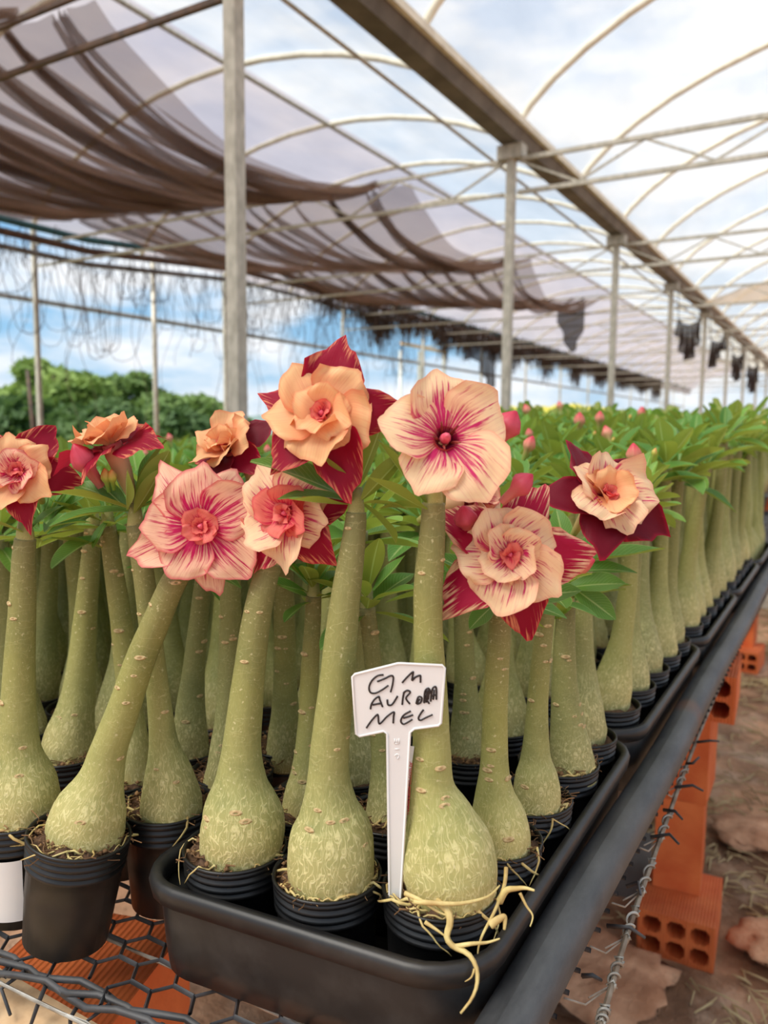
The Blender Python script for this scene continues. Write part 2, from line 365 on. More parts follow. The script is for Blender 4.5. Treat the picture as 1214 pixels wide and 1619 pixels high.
m = MB(); m.box((-160,-14,-.3),(-7.7,220,-.03)); gr = struct(m.build('grass_ground', M['far1'], None, False), 'green grassland outside the open greenhouse side')
GX = [-7.25, -2.1, 3.05]; HW = 2.575; PY0 = 2.42; PD = 2.85
def arch(t): return 3.0 + 1.0*max(0, 1-t*t)**.7
ceil = struct(empty('ceiling', (0, 0, 0)), 'arched greenhouse roof of white and lilac film')
for bay, cx in enumerate((-4.675, .475)):
    for half in (0, 1):
        ta, tb = (-1, .04) if half == 0 else (.04, 1)
        m = MB()
        m.grid(lambda a, b: (cx+HW*(ta+(tb-ta)*b), -3.3+a*47, arch(ta+(tb-ta)*b)+.03+.02*math.sin(a*47*2*PI/1.425)**2*0), 40, 22)
        m.build('roof_film', M['lilac'] if (bay == 0 and half == 0) else M['film'], ceil)
    for k in range(-3, 28):
        Y = PY0 + k*PD/2; m = MB()
        m.tube([(cx+HW*math.sin((i/20-.5)*PI), Y, arch(math.sin((i/20-.5)*PI))) for i in range(21)], .025, 7, ref=(0,1,0))
        m.build('hoop', M['cream_steel'], ceil)
    m = MB(); m.tube([(cx+.1, -3.2, 3.975), (cx+.1, 43, 3.975)], .022, 6); m.build('ridge_purlin', M['steel'], ceil)
for gi, x in enumerate(GX[1:]):
    g = empty('gutter_beam', (x, 0, 3.0)); tag(g, ['long dark steel gutter beam over the post row by the shade curtains', 'long dark steel gutter beam over the aisle side'][gi], 'gutter')
    m = MB(); m.add([(-.11,-3.3,.06),(-.06,-3.3,-.05),(.06,-3.3,-.05),(.11,-3.3,.06),(-.11,43,.06),(-.06,43,-.05),(.06,43,-.05),(.11,43,.06)], [(0,1,5,4),(1,2,6,5),(2,3,7,6),(3,0,4,7),(0,3,2,1),(4,5,6,7)]); m.build('channel', M['gutter'], g, False)
    for s in (-1, 1):
        m = MB(); m.beam((s*.115,-3.3,.045),(s*.115,43,.045),.03,.045); m.build('clamp_rail', M['cream_steel'], g, False)
for gi, x in enumerate(GX):
    for k in range(-1, 15):
        Y = PY0+k*PD
        if gi == 2 and k not in (-1, 0, 1, 2, 3): continue
        wd = .056 if gi else .042
        p = empty('steel_post', (x, Y, 0)); m = MB(); ht = 2.95 if gi else 3.0
        m.beam((0,0,-.02), (0,0,ht), wd); m.build('post_shaft', M['steel'], p, False)
        if gi:
            m = MB(); m.box((-.09,-.05,ht-.1), (.09,.05,ht-.006)); m.build('post_bracket', M['steel'], p, False)
        tag(p, ['thin galvanised steel post along the open side under the eave pipes', 'square galvanised steel post under the gutter beside the shade curtains', 'square galvanised steel post under the gutter on the aisle side'][gi], 'post', ['eave posts','gutter posts','aisle side posts'][gi])
        if gi == 1 and k in (0, 1, 2, 3): p['label'] = ['square galvanised steel post in front of the first broad shade curtain', 'square galvanised steel post where the second shade curtain ends at its truss', 'square galvanised steel post just beyond the third shade curtain', 'square galvanised steel post beside the first dark cloth hung under the gutter'][k]; del p['group']
p = empty('steel_post', (-7.282, 6.9, 0)); m = MB(); m.tube([(0,0,-.02),(0,0,3.0)], .03, 8); m.build('post_shaft', M['steel'], p)
tag(p, 'extra round steel post along the open side between two thin posts', 'post')
# cross trusses at each post pair
for k in range(-1, 12):
    Y = PY0+k*PD
    for bay, (xa, xb) in enumerate(((-7.2, -2.15), (-2.05, 3.0))):
        if bay == 1 and k < 0: continue
        t = empty('roof_truss', ((xa+xb)/2, Y, 2.63)); tag(t, ['light steel lattice truss spanning over the shade curtains', 'light steel lattice truss spanning the bright film bay'][bay], 'truss', ['trusses of the curtain bay','trusses of the film bay'][bay])
        if bay == 0 and k == 0: t['label'] = 'rusty brown lattice truss carrying the near end of the first curtain'; del t['group']
        hl = (xb-xa)/2; ma = M['rust_steel'] if (bay == 0 and k == 0) else M['steel']
        for nm, z in (('top_chord', .22), ('bottom_chord', 0)):
            m = MB(); m.beam((-hl,0,z),(hl,0,z),.022 if bay == 0 else .028); m.build(nm, ma, t, False)
        n = 12
        for i in range(n):
            if bay == 0 and (i < 8 or k == 0): continue
            x0 = -hl+2*hl*i/n; x1 = -hl+2*hl*(i+1)/n; m = MB()
            m.beam((x0,0,.012 if i%2 else .21),(x1,0,.21 if i%2 else .012),.014); m.build('brace', ma, t, False)
m = MB(); m.tube([(-2.42,-3,3.02),(-2.42,43,3.02)], .012, 6); tag(m.build('guide_wire', M['steel']), 'thin steel guide wire running alongside the gutter', 'wire')

# ------------------------------------------------------------------ eave pipes and what hangs from them
EX = -6.85          # the bundle runs just inside the posts and well below the film
EZ = [(3.0,2.80),(5.6,2.818),(7.9,3.036),(43,3.036)]
def ez(y):
    if y <= EZ[0][0]: return EZ[0][1]
    for (a, b), (c, d) in zip(EZ, EZ[1:]):
        if y <= c: return b+(d-b)*(y-a)/(c-a)
    return EZ[-1][1]
for nm, lab, mm, dx, dz, r in (('teal_pipe','dark teal pipe, uppermost of the eave pipes','teal',.0,.10,.034),('rusty_pipe','rusty brown pipe, middle one of the eave pipes','rust_steel',.03,-.02,.036),('grey_pipe','grey steel pipe, lowest of the eave pipes','greypipe',.0,-.148,.028)):
    m = MB(); m.tube([(EX+dx, y, ez(y)+dz) for y in [2+i*.4 for i in range(100)]], r, 8); tag(m.build(nm, M[mm]), lab, 'pipe')
m = MB(); m.beam((-7.34,-3,2.3),(-7.34,43,2.34),.05,.05); tag(m.build('side_rail', M['palepipe']), 'pale horizontal rail across the open side, above the trees', 'rail')
m = MB()
rs = random.Random(11)
for i in range(8500):
    y = 4.2+rs.random()**1.1*30; z = ez(y)+rs.uniform(-.2,.18); x = EX+rs.uniform(-.1,.1)
    if y < 9.5 and rs.random() < .82 or y < 11 and rs.random() < .3: continue
    cl = .5+.5*math.sin(y*2.3)+.4*math.sin(y*5.1); L = rs.uniform(.10,.42)*max(.35,cl)+.08*rs.random()
    pts = [Vector((x,y,z))]; d = Vector((rs.uniform(-.5,.5), rs.uniform(-.8,.8), rs.uniform(-1,.2)))
    for q in range(5):
        d = d*.6+Vector((rs.uniform(-.3,.3), rs.uniform(-.6,.6), -.8)); d.normalize(); pts.append(pts[-1]+d*L/4)
    m.tube(pts, rs.uniform(.004,.010)*(.6 if y < 9.5 else 1), 3, cap=False)
tag(m.build('dry_vines', M['root_dry']), 'tangle of dry brown vines hanging in tufts from the eave pipes', 'vines', kind='stuff')
m = MB()
for i in range(150):
    y = 4.2+rs.random()*9; z = ez(y)-.15; x = EX+rs.uniform(-.05,.05)
    if i % 3:
        a = rs.uniform(.1,.5); b = rs.uniform(.25,1.0); pts = [(x+.05*math.sin(j), y-a+2*a*j/12, z-b*math.sin(PI*j/12)**.6) for j in range(13)]
    else:
        L = rs.uniform(.6,1.8); ph = rs.random()*6; pts = [(x+.04*math.sin(j*.8+ph), y+.1*math.sin(j*.6+ph), z-L*j/12) for j in range(13)]
    m.tube(pts, rs.uniform(.002,.005), 3, cap=False)
tag(m.build('hanging_strings', M['root_dry']), 'loose thin strings and loops dangling below the eave pipes', 'strings', kind='stuff')

# ------------------------------------------------------------------ shade curtains: cloth hammocks slung from truss to truss
def curtain(ya, yb, xr, xl, zt, sag, seed, label, dens=1.0):
    rr = random.Random(seed); prof = [(xr, 0)]; x = xr
    while x > xl:
        wflat = rr.uniform(.14, .42)
        for i in range(3): prof.append((x-wflat*(i+1)/3, -.05*math.sin(PI*(i+1)/3)))
        x -= wflat
        for i in range(int(rr.randint(1, 3)*dens)):
            h = rr.uniform(.03,.075); prof += [(x+.012, -h), (x-.03, -h-.01), (x-.02, .012)]; x -= .022
    m = MB(); n = 26; k = len(prof)
    fr_ = [(xr-p[0])/(xr-xl) for p in prof]; sg = [sag*(1+.12*math.sin(i*.5+seed))*(1-.5*f) for i, f in enumerate(fr_)]
    vs = []
    for j in range(n+1):
        s = j/n; q = (4*s*(1-s)); q = q**.8; pin = 1-.25*(1-q)
        for i, (px, pz) in enumerate(prof):
            vs.append((xr+(px-xr)*(1-.06*q)-.14*q+.02*math.sin(s*9+i*.3), ya+(yb-ya)*s, zt+.2*fr_[i]+pz*(.5+.5*q)-sg[i]*q+.015*math.sin(s*14+i)))
    m.add(vs, [(j*k+i, j*k+i+1, (j+1)*k+i+1, (j+1)*k+i) for j in range(n) for i in range(k-1)])
    return tag(m.build('shade_curtain', M['net']), label, 'shade curtain')
curtain(PY0+.03, PY0+PD-.05, -2.9, -6.6, 2.83, .27, 3, 'broad brown shade curtain sagging in heavy folds beside the nearest steel post')
curtain(PY0+PD+.03, PY0+2*PD-.05, -2.9, -6.4, 2.82, .27, 5, 'second brown shade curtain, slung beyond the first sagging one')
curtain(PY0+2*PD+.03, PY0+3*PD-.05, -3.0, -6.2, 2.82, .27, 8, 'third brown shade curtain with a dark hanging end')
curtain(PY0-PD+.03, PY0-.05, -3.0, -6.6, 2.83, .2, 9, 'dark bunched shade curtain behind the rusty truss', 1.6)
def hang(pa, pb, drop, seed, label, mt, name='hanging_cloth'):
    rr = random.Random(seed); pa = Vector(pa); pb = Vector(pb); m = MB(); ph = rr.random()*6
    side = (pb-pa).cross(Vector((0,0,1))).normalized()
    def fn(a, b):
        p = pa.lerp(pb, a); p.z -= .12*4*a*(1-a)*.8; dr = drop*(.75+.35*math.sin(a*5+ph)); return p + side*(.05*math.sin(a*26+ph)*(.3+b)) + Vector((0,0,-dr*b))
    m.grid(fn, 24, 8); return tag(m.build(name, mt), label, 'cloth')
hang((-3.2, 10.86, 2.8), (-3.6, 10.86, 2.78), .55, 2, 'dark end of shade cloth hanging down beyond the third curtain', M['netdark'])
for i, (y0, y1, dr) in enumerate(((11.1,12.9,.45),(13.9,15.6,.42),(16.8,18.6,.45),(19.6,21.9,.55))):
    o = hang((-2.02, y0, 2.55-.05*(i == 0)), (-2.02, y1, 2.75), dr, 20+i, 'dark shade cloth bunched and hanging between two gutter posts', M['netdark']); o['group'] = 'cloths hung between the gutter posts'
    for yy, zz in ((y0+.02, 2.5), (y1-.02, 2.7)):
        m = MB(); m.tube([(-2.02,yy,zz),(-2.05,yy,2.96)], .006, 5); m.build('hanging_rope', M['root_dry'], o)
m = MB()
def tanf(a, b):
    y0 = 12.9-4.6*a; x = -2.0+3.2*a; return (x, y0+(13.4-y0)*b, 2.975-.1*math.sin(PI*b)*math.sin(PI*min(1,a+.1)))
m.grid(tanf, 16, 12); tag(m.build('tan_curtain', M['nettan']), 'pale tan shade cloth spread flat under the bright film bay', 'shade curtain')
hang((EX, 14.9, 2.93), (EX, 16.55, 2.93), 0.85, 33, 'dark corner of shade cloth drooping by a gutter post', M['netdark'])

# ------------------------------------------------------------------ outside: trees, hedge, crop, frame
def leafcloud(m, c, rad, n, size, rr, squash=1.0, keep=.0):
    for i in range(n):
        while True:
            p = Vector((rr.uniform(-1,1), rr.uniform(-1,1), rr.uniform(-1,1)))
            if keep < p.length < 1: break
        p = Vector((p.x*rad[0], p.y*rad[1], p.z*rad[2])) + Vector(c)
        a = Vector((rr.uniform(-1,1), rr.uniform(-1,1), rr.uniform(-.4,.9))).normalized(); b = a.orthogonal().normalized(); s = size*rr.uniform(.6,1.3)
        m.add([p-a*s, p+b*s*.45, p+a*s, p-b*s*.45], [(0,1,2,3)])
def tree(px, D, ptop, wpx, label, mt, seed, name='tree'):
    rr = random.Random(seed); d = ray(px, 680); d.z = 0; d.normalize(); base = Vector((0,0,0)) + d*D; base.z = -.05
    fdd = base.dot(FH); top = 1+(683-ptop)/F*fdd; hw = wpx/F*fdd/2
    t = empty(name, base); m = MB(); th = top*.55
    m.tube([(0,0,0),(rr.uniform(-.1,.1),0,th*.5),(rr.uniform(-.2,.2),0,th)], [.16,.12,.07], 7)
    for q in range(4):
        a = rr.random()*6.3; m.tube([(0,0,th*.6),(math.cos(a)*hw*.3,math.sin(a)*hw*.3,th*.9),(math.cos(a)*hw*.55,math.sin(a)*hw*.55,top*.8)], [.07,.05,.03], 5)
    m.build('trunk', M['bark_far'], t)
    m = MB(); nb = 9
    leafcloud(m, (0,0,top*.5), (hw*.8,hw*.8,top*.4), 900, .22, rr)
    for q in range(nb):
        a = rr.random()*6.3; r = rr.random()**.5*hw*.75; zz = top*rr.uniform(.35,.86); rb = hw*rr.uniform(.28,.42)
        leafcloud(m, (math.cos(a)*r,math.sin(a)*r,zz), (rb,rb,min(rb*.75,top-zz+.1)), 330, .2, rr, keep=.45)
    m.build('crown', mt, t); return tag(t, label, 'tree' if name == 'tree' else 'bush')
tree(-20, 34, 612, 180, 'olive green tree at the end of the tree line beyond the side rail', M['far1'], 1)
tree(105, 31, 572, 170, 'tallest rounded green tree beyond the open side', M['far1'], 2)
tree(190, 36, 592, 150, 'dense green tree leaning against the tallest rounded tree', M['far2'], 3)
tree(285, 33, 618, 150, 'low spreading green tree next to the thin round post', M['far2'], 4)
tree(350, 38, 640, 110, 'small dark tree where the tree line tapers off', M['far2'], 5)
tree(30, 24, 632, 170, 'dark leafy hedge bush before the olive green tree', M['far3'], 6, 'hedge_bush')
tree(160, 20, 640, 180, 'dark leafy hedge bush below the tallest rounded tree', M['far3'], 7, 'hedge_bush')
tree(300, 25, 650, 170, 'dark leafy hedge bush below the low spreading tree', M['far3'], 8, 'hedge_bush')
tree(690, 60, 612, 40, 'narrow far tree behind the row of thin posts', M['far2'], 9)
def ridge(name, px0, px1, D, ytop, mt, label, cat, seed, dep=14):
    rr = random.Random(seed); m = MB()
    def fn(a, b):
        d = ray(px0+(px1-px0)*a, 683); d.z = 0; d.normalize(); dd = D+dep*b; h = (1+(683-ytop)/F*D)*math.sin(PI*min(1,b*1.0+.0))**.6 * min(1, 8*a*(1-a)+.35)
        return (d.x*dd, d.y*dd, -.3+(h+.3)*(1+.12*noise.noise((a*9+seed, b*3, 0))) if 0 < b < 1 else -.3)
    m.grid(fn, 40, 10); return tag(m.build(name, mt), label, cat)
ridge('crop_field', 770, 980, 46, 636, M['field'], 'bright yellow crop strip beyond the far posts', 'crop', 3)
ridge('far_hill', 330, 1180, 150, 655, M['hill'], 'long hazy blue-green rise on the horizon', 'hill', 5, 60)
fr = empty('white_frame', tuple(atX(632, 683, -13).xy)+(0,)); tag(fr, 'white goal-like frame of poles standing outside the greenhouse', 'frame')
o0 = fr.location
for px in (632, 662, 700):
    q = atX(px, 683, -13); m = MB(); m.beam((0, q.y-o0.y, -.05), (0, q.y-o0.y, 1+(683-560)/F*q.dot(FH)), .09); m.build('pole', M['label'] if px == 632 else M['steel'], fr, False)
q = atX(700, 683, -13); zt = 1+(683-562)/F*q.dot(FH); m = MB(); m.beam((0.08, -.1, zt), (0.08, q.y-o0.y, zt), .1); m.build('crossbar', M['clayboard'], fr, False)
q = atX(52, 683, -9); m = MB(); m.tube([(q.x,q.y,-.05),(q.x+.02,q.y,.9),(q.x-.02,q.y-.03,1.72)], [.035,.03,.022], 7); tag(m.build('wooden_stake', M['rust_steel']), 'thin brown wooden stake standing before the trees', 'stake')

# ================================================================== BENCH
ZM = .612                        # mesh level; pots stand on it
BX0, BX1, BY0, BY1 = -1.46, -.135, .275, 4.4
def brick_mesh(nx=3, nz=2, w_=.14, h_=.09, L=.19):
    m = MB(); tk = .009
    for i in range(nx+1):
        x = i*(w_-tk)/nx; m.box((x-w_/2,0,0),(x+tk-w_/2,L,h_))
    for j in range(nz+1):
        z = j*(h_-tk)/nz
        for i in range(nx):
            x0 = i*(w_-tk)/nx+tk-w_/2; x1 = (i+1)*(w_-tk)/nx-w_/2; m.box((x0,0.0004,z),(x1,L-.0004,z+tk))
    # small chamfers inside each hole
    for i in range(nx):
        for j in range(nz):
            x0 = i*(w_-tk)/nx+tk-w_/2; x1 = (i+1)*(w_-tk)/nx-w_/2; z0 = j*(h_-tk)/nz+tk; z1 = (j+1)*(h_-tk)/nz; c = .008
            for sx, sz in ((0,0),(1,0),(0,1),(1,1)):
                X = x1 if sx else x0; Z = z1 if sz else z0; ex = -c if sx else c; ezz = -c if sz else c
                tri = [(X,.0005,Z),(X+ex,.0005,Z),(X,.0005,Z+ezz)]
                m.add(tri+[(a,L-.0005,b) for a,_,b in tri], [(0,1,2),(3,5,4),(0,3,4,1),(1,4,5,2),(2,5,3,0)])
    me = m.mesh('brick', M['brick'], False); return me
BR = brick_mesh()
def column(x, y, label, rz=0, pale=False):
    c = empty('brick_column', (x, y, 0), rz); tag(c, label, 'column')
    link('brick', BR, c, Matrix.Translation((0,-.1,-.012)))
    up1 = Matrix.Translation((-.012,0.065,.079)) @ Matrix.Rotation(PI/2, 4, 'Z') @ Matrix.Rotation(PI/2, 4, 'X')
    # uprights: holes run vertically, 9 cm face to the aisle end
    def upright(z, dx, r): return Matrix.Translation((dx,0.065,z)) @ Matrix.Rotation(r, 4, 'Z') @ Matrix.Rotation(PI/2, 4, 'Z') @ Matrix(((1,0,0,0),(0,0,1,-.045),(0,1,0,0),(0,0,0,1)))
    link('brick', BR, c, upright(.0785, -.014, .03))
    if pale:
        m = MB(); m.box((-.11,-.08,.2695),(.11,.2,.319)); m.build('mortar_block', M['concrete'], c, False)
        link('brick', BR, c, upright(.3195, -.01, -.03)); top = .5105
    else:
        link('brick', BR, c, upright(.2695, -.006, -.04)); top = .4605
    link('brick', BR, c, Matrix.Translation((.01,-.06,top)))
    m = MB(); m.box((-.1,-.02,top+.0905),(.05,.1,ZM-.006)); m.build('packing_board', M['clayboard'], c, False)
    return c
column(-.232, 1.60, 'orange hollow brick column carrying the bench edge, holed brick at its foot', .06)
column(-.33, 3.68, 'orange hollow brick column with a pale concrete block in it', -.05, True)
column(-1.25, 1.6, 'orange hollow brick column under the inner side of the bench')
column(-1.25, 3.68, 'orange hollow brick column under the far inner corner of the bench')
# front support below the mesh: pale board on bricks
cf = empty('brick_column', (-.55, .40, 0)); tag(cf, 'low brick support with a pale board, under the mesh by the leaning pot', 'column')
for k, z in enumerate((-.012, .0785, .169, .2595, .35, .4405)):
    link('brick', BR, cf, Matrix.Translation((0, 0, z)) @ Matrix.Rotation(.06*k if k % 2 else PI/2-.04*k, 4, 'Z') @ Matrix.Translation((0, -.095, 0)))
m = MB(); m.box((-.22,-.2,.5315),(.13,-.06,.5835)); m.build('board', M['clayboard'], cf, False)

# black edge pipe
PX, PZ, PR = -.1515, .6475, .0178
m = MB(); m.tube([(PX+.0012*math.sin(y*9), y, PZ+.001*math.sin(y*13)) for y in [.2+i*.06 for i in range(72)]], PR, 20)
tag(m.build('edge_pipe', M['pipe']), 'thick scuffed black pipe along the bench edge beside the trays', 'pipe')
# hexagonal black mesh
m = MB(); rs = random.Random(5); a = .0185; dx = a*1.5; dy = a*math.sqrt(3)*.85; wr = .0015
def hexv(i, j):
    return None
def strand(p, q, r=wr): m.tube([p, q], r, 4, cap=False)
def jz(x, y): return ZM-.0025+.0012*math.sin(x*40)+.001*math.sin(y*33+x*9)
def medge(x): return .322+.13*max(-.6, x+.53)
nx = int((BX1-BX0)/dx)+1; ny = int((BY1-BY0)/dy)+1
def P3(x, y): return (x, y, jz(x, y))
for i in range(nx):
    for j in range(ny):
        cx = BX1-i*dx-a; cy = BY0+j*dy+(dy/2 if i % 2 else 0)
        if cx > BX1 or cy > 2.75 and (cx < -.6) or cy < medge(cx): continue
        # three edges of each hexagon (twisted top bar, two sloping sides)
        t0, t1, s0, s1 = P3(cx-a/2, cy+dy/2), P3(cx+a/2, cy+dy/2), P3(cx-a, cy), P3(cx-a/2, cy-dy/2)
        strand(t0, t1, wr*1.5); strand(t0, s0); strand(s0, s1)
for k in range(3):   # thick selvedge strands at the bench end
    m.tube([(BX0+(BX1-BX0)*i/60, medge(BX0+(BX1-BX0)*i/60)-.006+.005*k+.004*math.sin(i*1.7+k*2), ZM-.004+.003*math.cos(i*1.7+k*2)) for i in range(61)], .0025, 5)
for k in range(26):   # folded ends of the mesh hanging off the selvedge
    x = -.75+k*.024+rs.uniform(-.006,.006); y = medge(x); m.tube([(x,y,ZM-.004),(x+rs.uniform(-.012,.012),y-.012,ZM-.014),(x+rs.uniform(.0,.03),y-.02+rs.uniform(-.008,.008),ZM-.022)], [.0017,.0016,.0012], 5)
for i in range(9):   # cut ends sticking out past the pipe
    y = .44+i*.075+rs.uniform(-.02,.02); p = Vector((-.142, y, ZM-.004)); L = rs.uniform(.012,.03)
    m.tube([p, p+Vector((L*.6, rs.uniform(-.01,.008), .004)), p+Vector((L, rs.uniform(-.02,.01), rs.uniform(-.004,.012)))], [.0019,.0017,.0012], 5)
bm_ = m.build('bench_mesh', M['wire_black']); tag(bm_, 'black hexagonal wire mesh stretched as the bench top', 'wire mesh')
# galvanised support wires under the mesh
for i, (pa, pb) in enumerate((((-1.45,.262,.6015),(-.16,.335,.6015)),((-1.45,.36,.6005),(-.16,.40,.6005)),((-1.45,.62,.6025),(-.16,.64,.6025)),((-.62,.2,.5975),(-.5,1.3,.5975)))):
    m = MB(); A_ = Vector(pa); B_ = Vector(pb)
    pts = [A_.lerp(B_, j/40) for j in range(41)]; m.tube(pts, .0014, 5)
    m.tube([p+Vector((0,.002*math.sin(j*2.4),.002*math.cos(j*2.4))) for j, p in enumerate(pts)], .0009, 4)
    tag(m.build('support_wire', M['wire']), 'twisted galvanised wire stretched below the black mesh', 'wire', 'support wires under the mesh')
# cross beams from column to column carry the mesh
for y, lab in ((1.63, 'dark timber crossbeam under the bench at the near column pair'), (3.72, 'dark timber crossbeam under the bench at the far column pair')):
    m = MB(); m.box((BX0, y+.105, .5515), (-.2, y+.15, .606)); tag(m.build('crossbeam', M['rust_steel'], None, False), lab, 'beam')
# outer rod wrapped with tie wire
RP = [atz(*p, .606) for p in ((945,1640),(955,1600),(1000,1450),(1060,1280),(1105,1160),(1165,1020))]
RP.append(RP[-1]+(RP[-1]-RP[-2])*3.5)
rodpts = [Vector(p) for p in spline([tuple(p) for p in RP], 90)]
rod = empty('edge_rod', rodpts[0]); tag(rod, 'weathered rod bound with galvanised wire, running outside the black pipe', 'rod')
o0 = rod.location.copy(); m = MB(); m.tube([p-o0 for p in rodpts], .0023, 7); m.build('rod_core', M['rod'], rod)
def rod_at(t): 
    i = t*(len(rodpts)-1); a = min(int(i), len(rodpts)-2); return rodpts[a].lerp(rodpts[a+1], i-a)
dirr = (rodpts[30]-rodpts[0]).normalized(); ax = dirr.orthogonal().normalized(); ay = dirr.cross(ax)
for t0 in (.02, .13, .22, .30, .37, .45, .55):
    m = MB(); pts = []
    n = 46
    for j in range(n):
        t = t0+.05*j/n; k = 1.9*j if j < 7 or j > n-7 else .38*j
        rr_ = .0036; pts.append(rod_at(t)-o0+(ax*math.cos(k)+ay*math.sin(k))*rr_)
    m.tube(pts, .00115, 4); m.build('wire_wrap', M['wire'], rod)
    m = MB(); p = rod_at(t0+.002)-o0; e = Vector((-.148, rod_at(t0).y-.02-.01*R(), ZM-.008))-o0
    m.tube([p, p.lerp(e,.5)+Vector((0,-.006,-.006)), e], .0009, 4); m.tube([p, p+Vector((-.012,-.016,-.004))], .0009, 4); m.build('tie_wire', M['wire'], rod)

# ------------------------------------------------------------------ trays
def tray(corners, label, zlip=.688):
    """corners FL, FR, BR, BL at the lip; rounded, tapering down to the mesh"""
    c = [Vector((x, y)) for x, y in corners]; cen = sum(c, Vector((0,0)))/4
    def ring(off, r):
        pts = []; n = 7
        inn = []
        for i in range(4):
            p = c[i]; a = (c[i-1]-p).normalized(); b = (c[(i+1) % 4]-p).normalized(); inn.append((p+(a+b)*off, a, b))
        for p, a, b in inn:
            cc = p+(a+b)*r
            for q in range(n):
                t = q/(n-1); ang = t*PI/2
                pts.append(cc - b*(r*math.cos(ang)) - a*(r*math.sin(ang)))
        return pts
    t = empty('nursery_tray', (cen.x, cen.y, ZM)); z0 = ZM
    def body(levels):
        m = MB(); k = None
        for off, r, z in levels:
            pts = ring(off, r); k = len(pts); m.v.extend([(p.x-cen.x, p.y-cen.y, z-z0) for p in pts])
        L = len(levels); m.f = [(i*k+j, i*k+(j+1) % k, (i+1)*k+(j+1) % k, (i+1)*k+j) for i in range(L-1) for j in range(k)]
        m.uv = [(0,0)]*len(m.v); return m, k, L
    m, k, L = body([(.018,.024,ZM+.0006),(.011,.033,ZM+.004),(.009,.035,ZM+.02),(.006,.038,zlip-.014),(.007,.037,zlip-.012),(.0098,.0342,ZM+.02),(.0115,.0325,ZM+.0085),(.0155,.0285,ZM+.0035)])
    m.f.append(tuple(range(k-1,-1,-1))); m.f.append(tuple(range((L-1)*k, L*k)))
    m.build('tray_body', M['tray'], t)
    m, k, L = body([(.0055,.0385,zlip-.016),(0.0,.044,zlip-.014),(-.0015,.0455,zlip-.005),(.0005,.0435,zlip),(.006,.038,zlip),(.0085,.036,zlip-.006),(.0085,.036,zlip-.014)])
    m.build('rolled_lip', M['tray'], t)
    return tag(t, label, 'tray')
T0 = [(-.420,.357),(-.1625,.384),(-.1655,.797),(-.405,.785)]
tray(T0, 'black plastic nursery tray with its rounded front corner beside the white label')
tray([(-.43,.803),(-.1665,.808),(-.1655,1.228),(-.43,1.228)], 'black plastic nursery tray second along the bench edge pipe')
tray([(-.43,1.236),(-.1655,1.238),(-.165,1.66),(-.43,1.66)], 'black plastic nursery tray third along the bench edge pipe')
tray([(-.43,1.668),(-.165,1.668),(-.164,2.09),(-.43,2.09)], 'black plastic nursery tray fourth along the bench edge pipe')
tray([(-.43,2.098),(-.164,2.098),(-.163,2.52),(-.43,2.52)], 'black plastic nursery tray last along the bench edge pipe')

# ================================================================== PLANT PARTS
ZP = .6165; ZS = .692; ZR = .702          # pot bottom, soil, rim
def pot_prof(rt, rb, h):
    p = [(0,.0),(rb*.8,.0),(rb,.004),(rb+(rt-rb)*.5,h*.5)]
    zz = h-.022
    for i in range(4):
        r0 = rb+(rt-rb)*(zz/h); p += [(r0-.0006,zz),(r0+.0012,zz+.001),(r0+.0012,zz+.0032),(r0-.0004,zz+.0042)]; zz += .0052
    p += [(rt+.0014,h-.002),(rt+.001,h),(rt-.0006,h),(rt-.0012,h-.003),(rt-.004,h*.55),(rb-.003,.004),(0,.0035)]
    return p
def pot_mesh(rt, n=32, sq=0):
    m = MB(); m.lathe(pot_prof(rt, rt*.84, ZR-ZP), n, jit=(lambda i, a: 1+sq*math.cos(2*a)+sq*.6*math.sin(3*a)) if sq else None); return m.mesh('pot', M['black'])
POT = [pot_mesh(.0352, 26), pot_mesh(.0352, 26, .006), pot_mesh(.0360, 40, .006), pot_mesh(.0378, 40, .005)]
PRAD = [.0352, .0352, .0360, .0378]
def soil_mesh(r, n, seed, amp=.005):
    m = MB(); vs = [(0,0,.004)]; uv = [(0,0)]; fs = []; rings = 7 if n > 30 else 4
    for i in range(1, rings+1):
        q = i/rings
        for j in range(n):
            a = 2*PI*j/n; x, y = r*q*math.cos(a), r*q*math.sin(a)
            z = amp*noise.noise((x*110, y*110, seed))*1.6 + amp*noise.noise((x*330, y*330, seed)) + (.003*(1-q) if i < rings else -.004)
            vs.append((x, y, z)); uv.append((0,0))
    for j in range(n): fs.append((0, 1+j, 1+(j+1) % n))
    for i in range(rings-1):
        for j in range(n): fs.append((1+i*n+j, 1+(i+1)*n+j, 1+(i+1)*n+(j+1) % n, 1+i*n+(j+1) % n))
    m.add(vs, fs, uv); return m.mesh('soil', M['soil'])
SOIL = [soil_mesh(.0336, 18, 1), soil_mesh(.0336, 18, 5), soil_mesh(.0345, 48, 9, .006), soil_mesh(.0362, 48, 12, .006)]
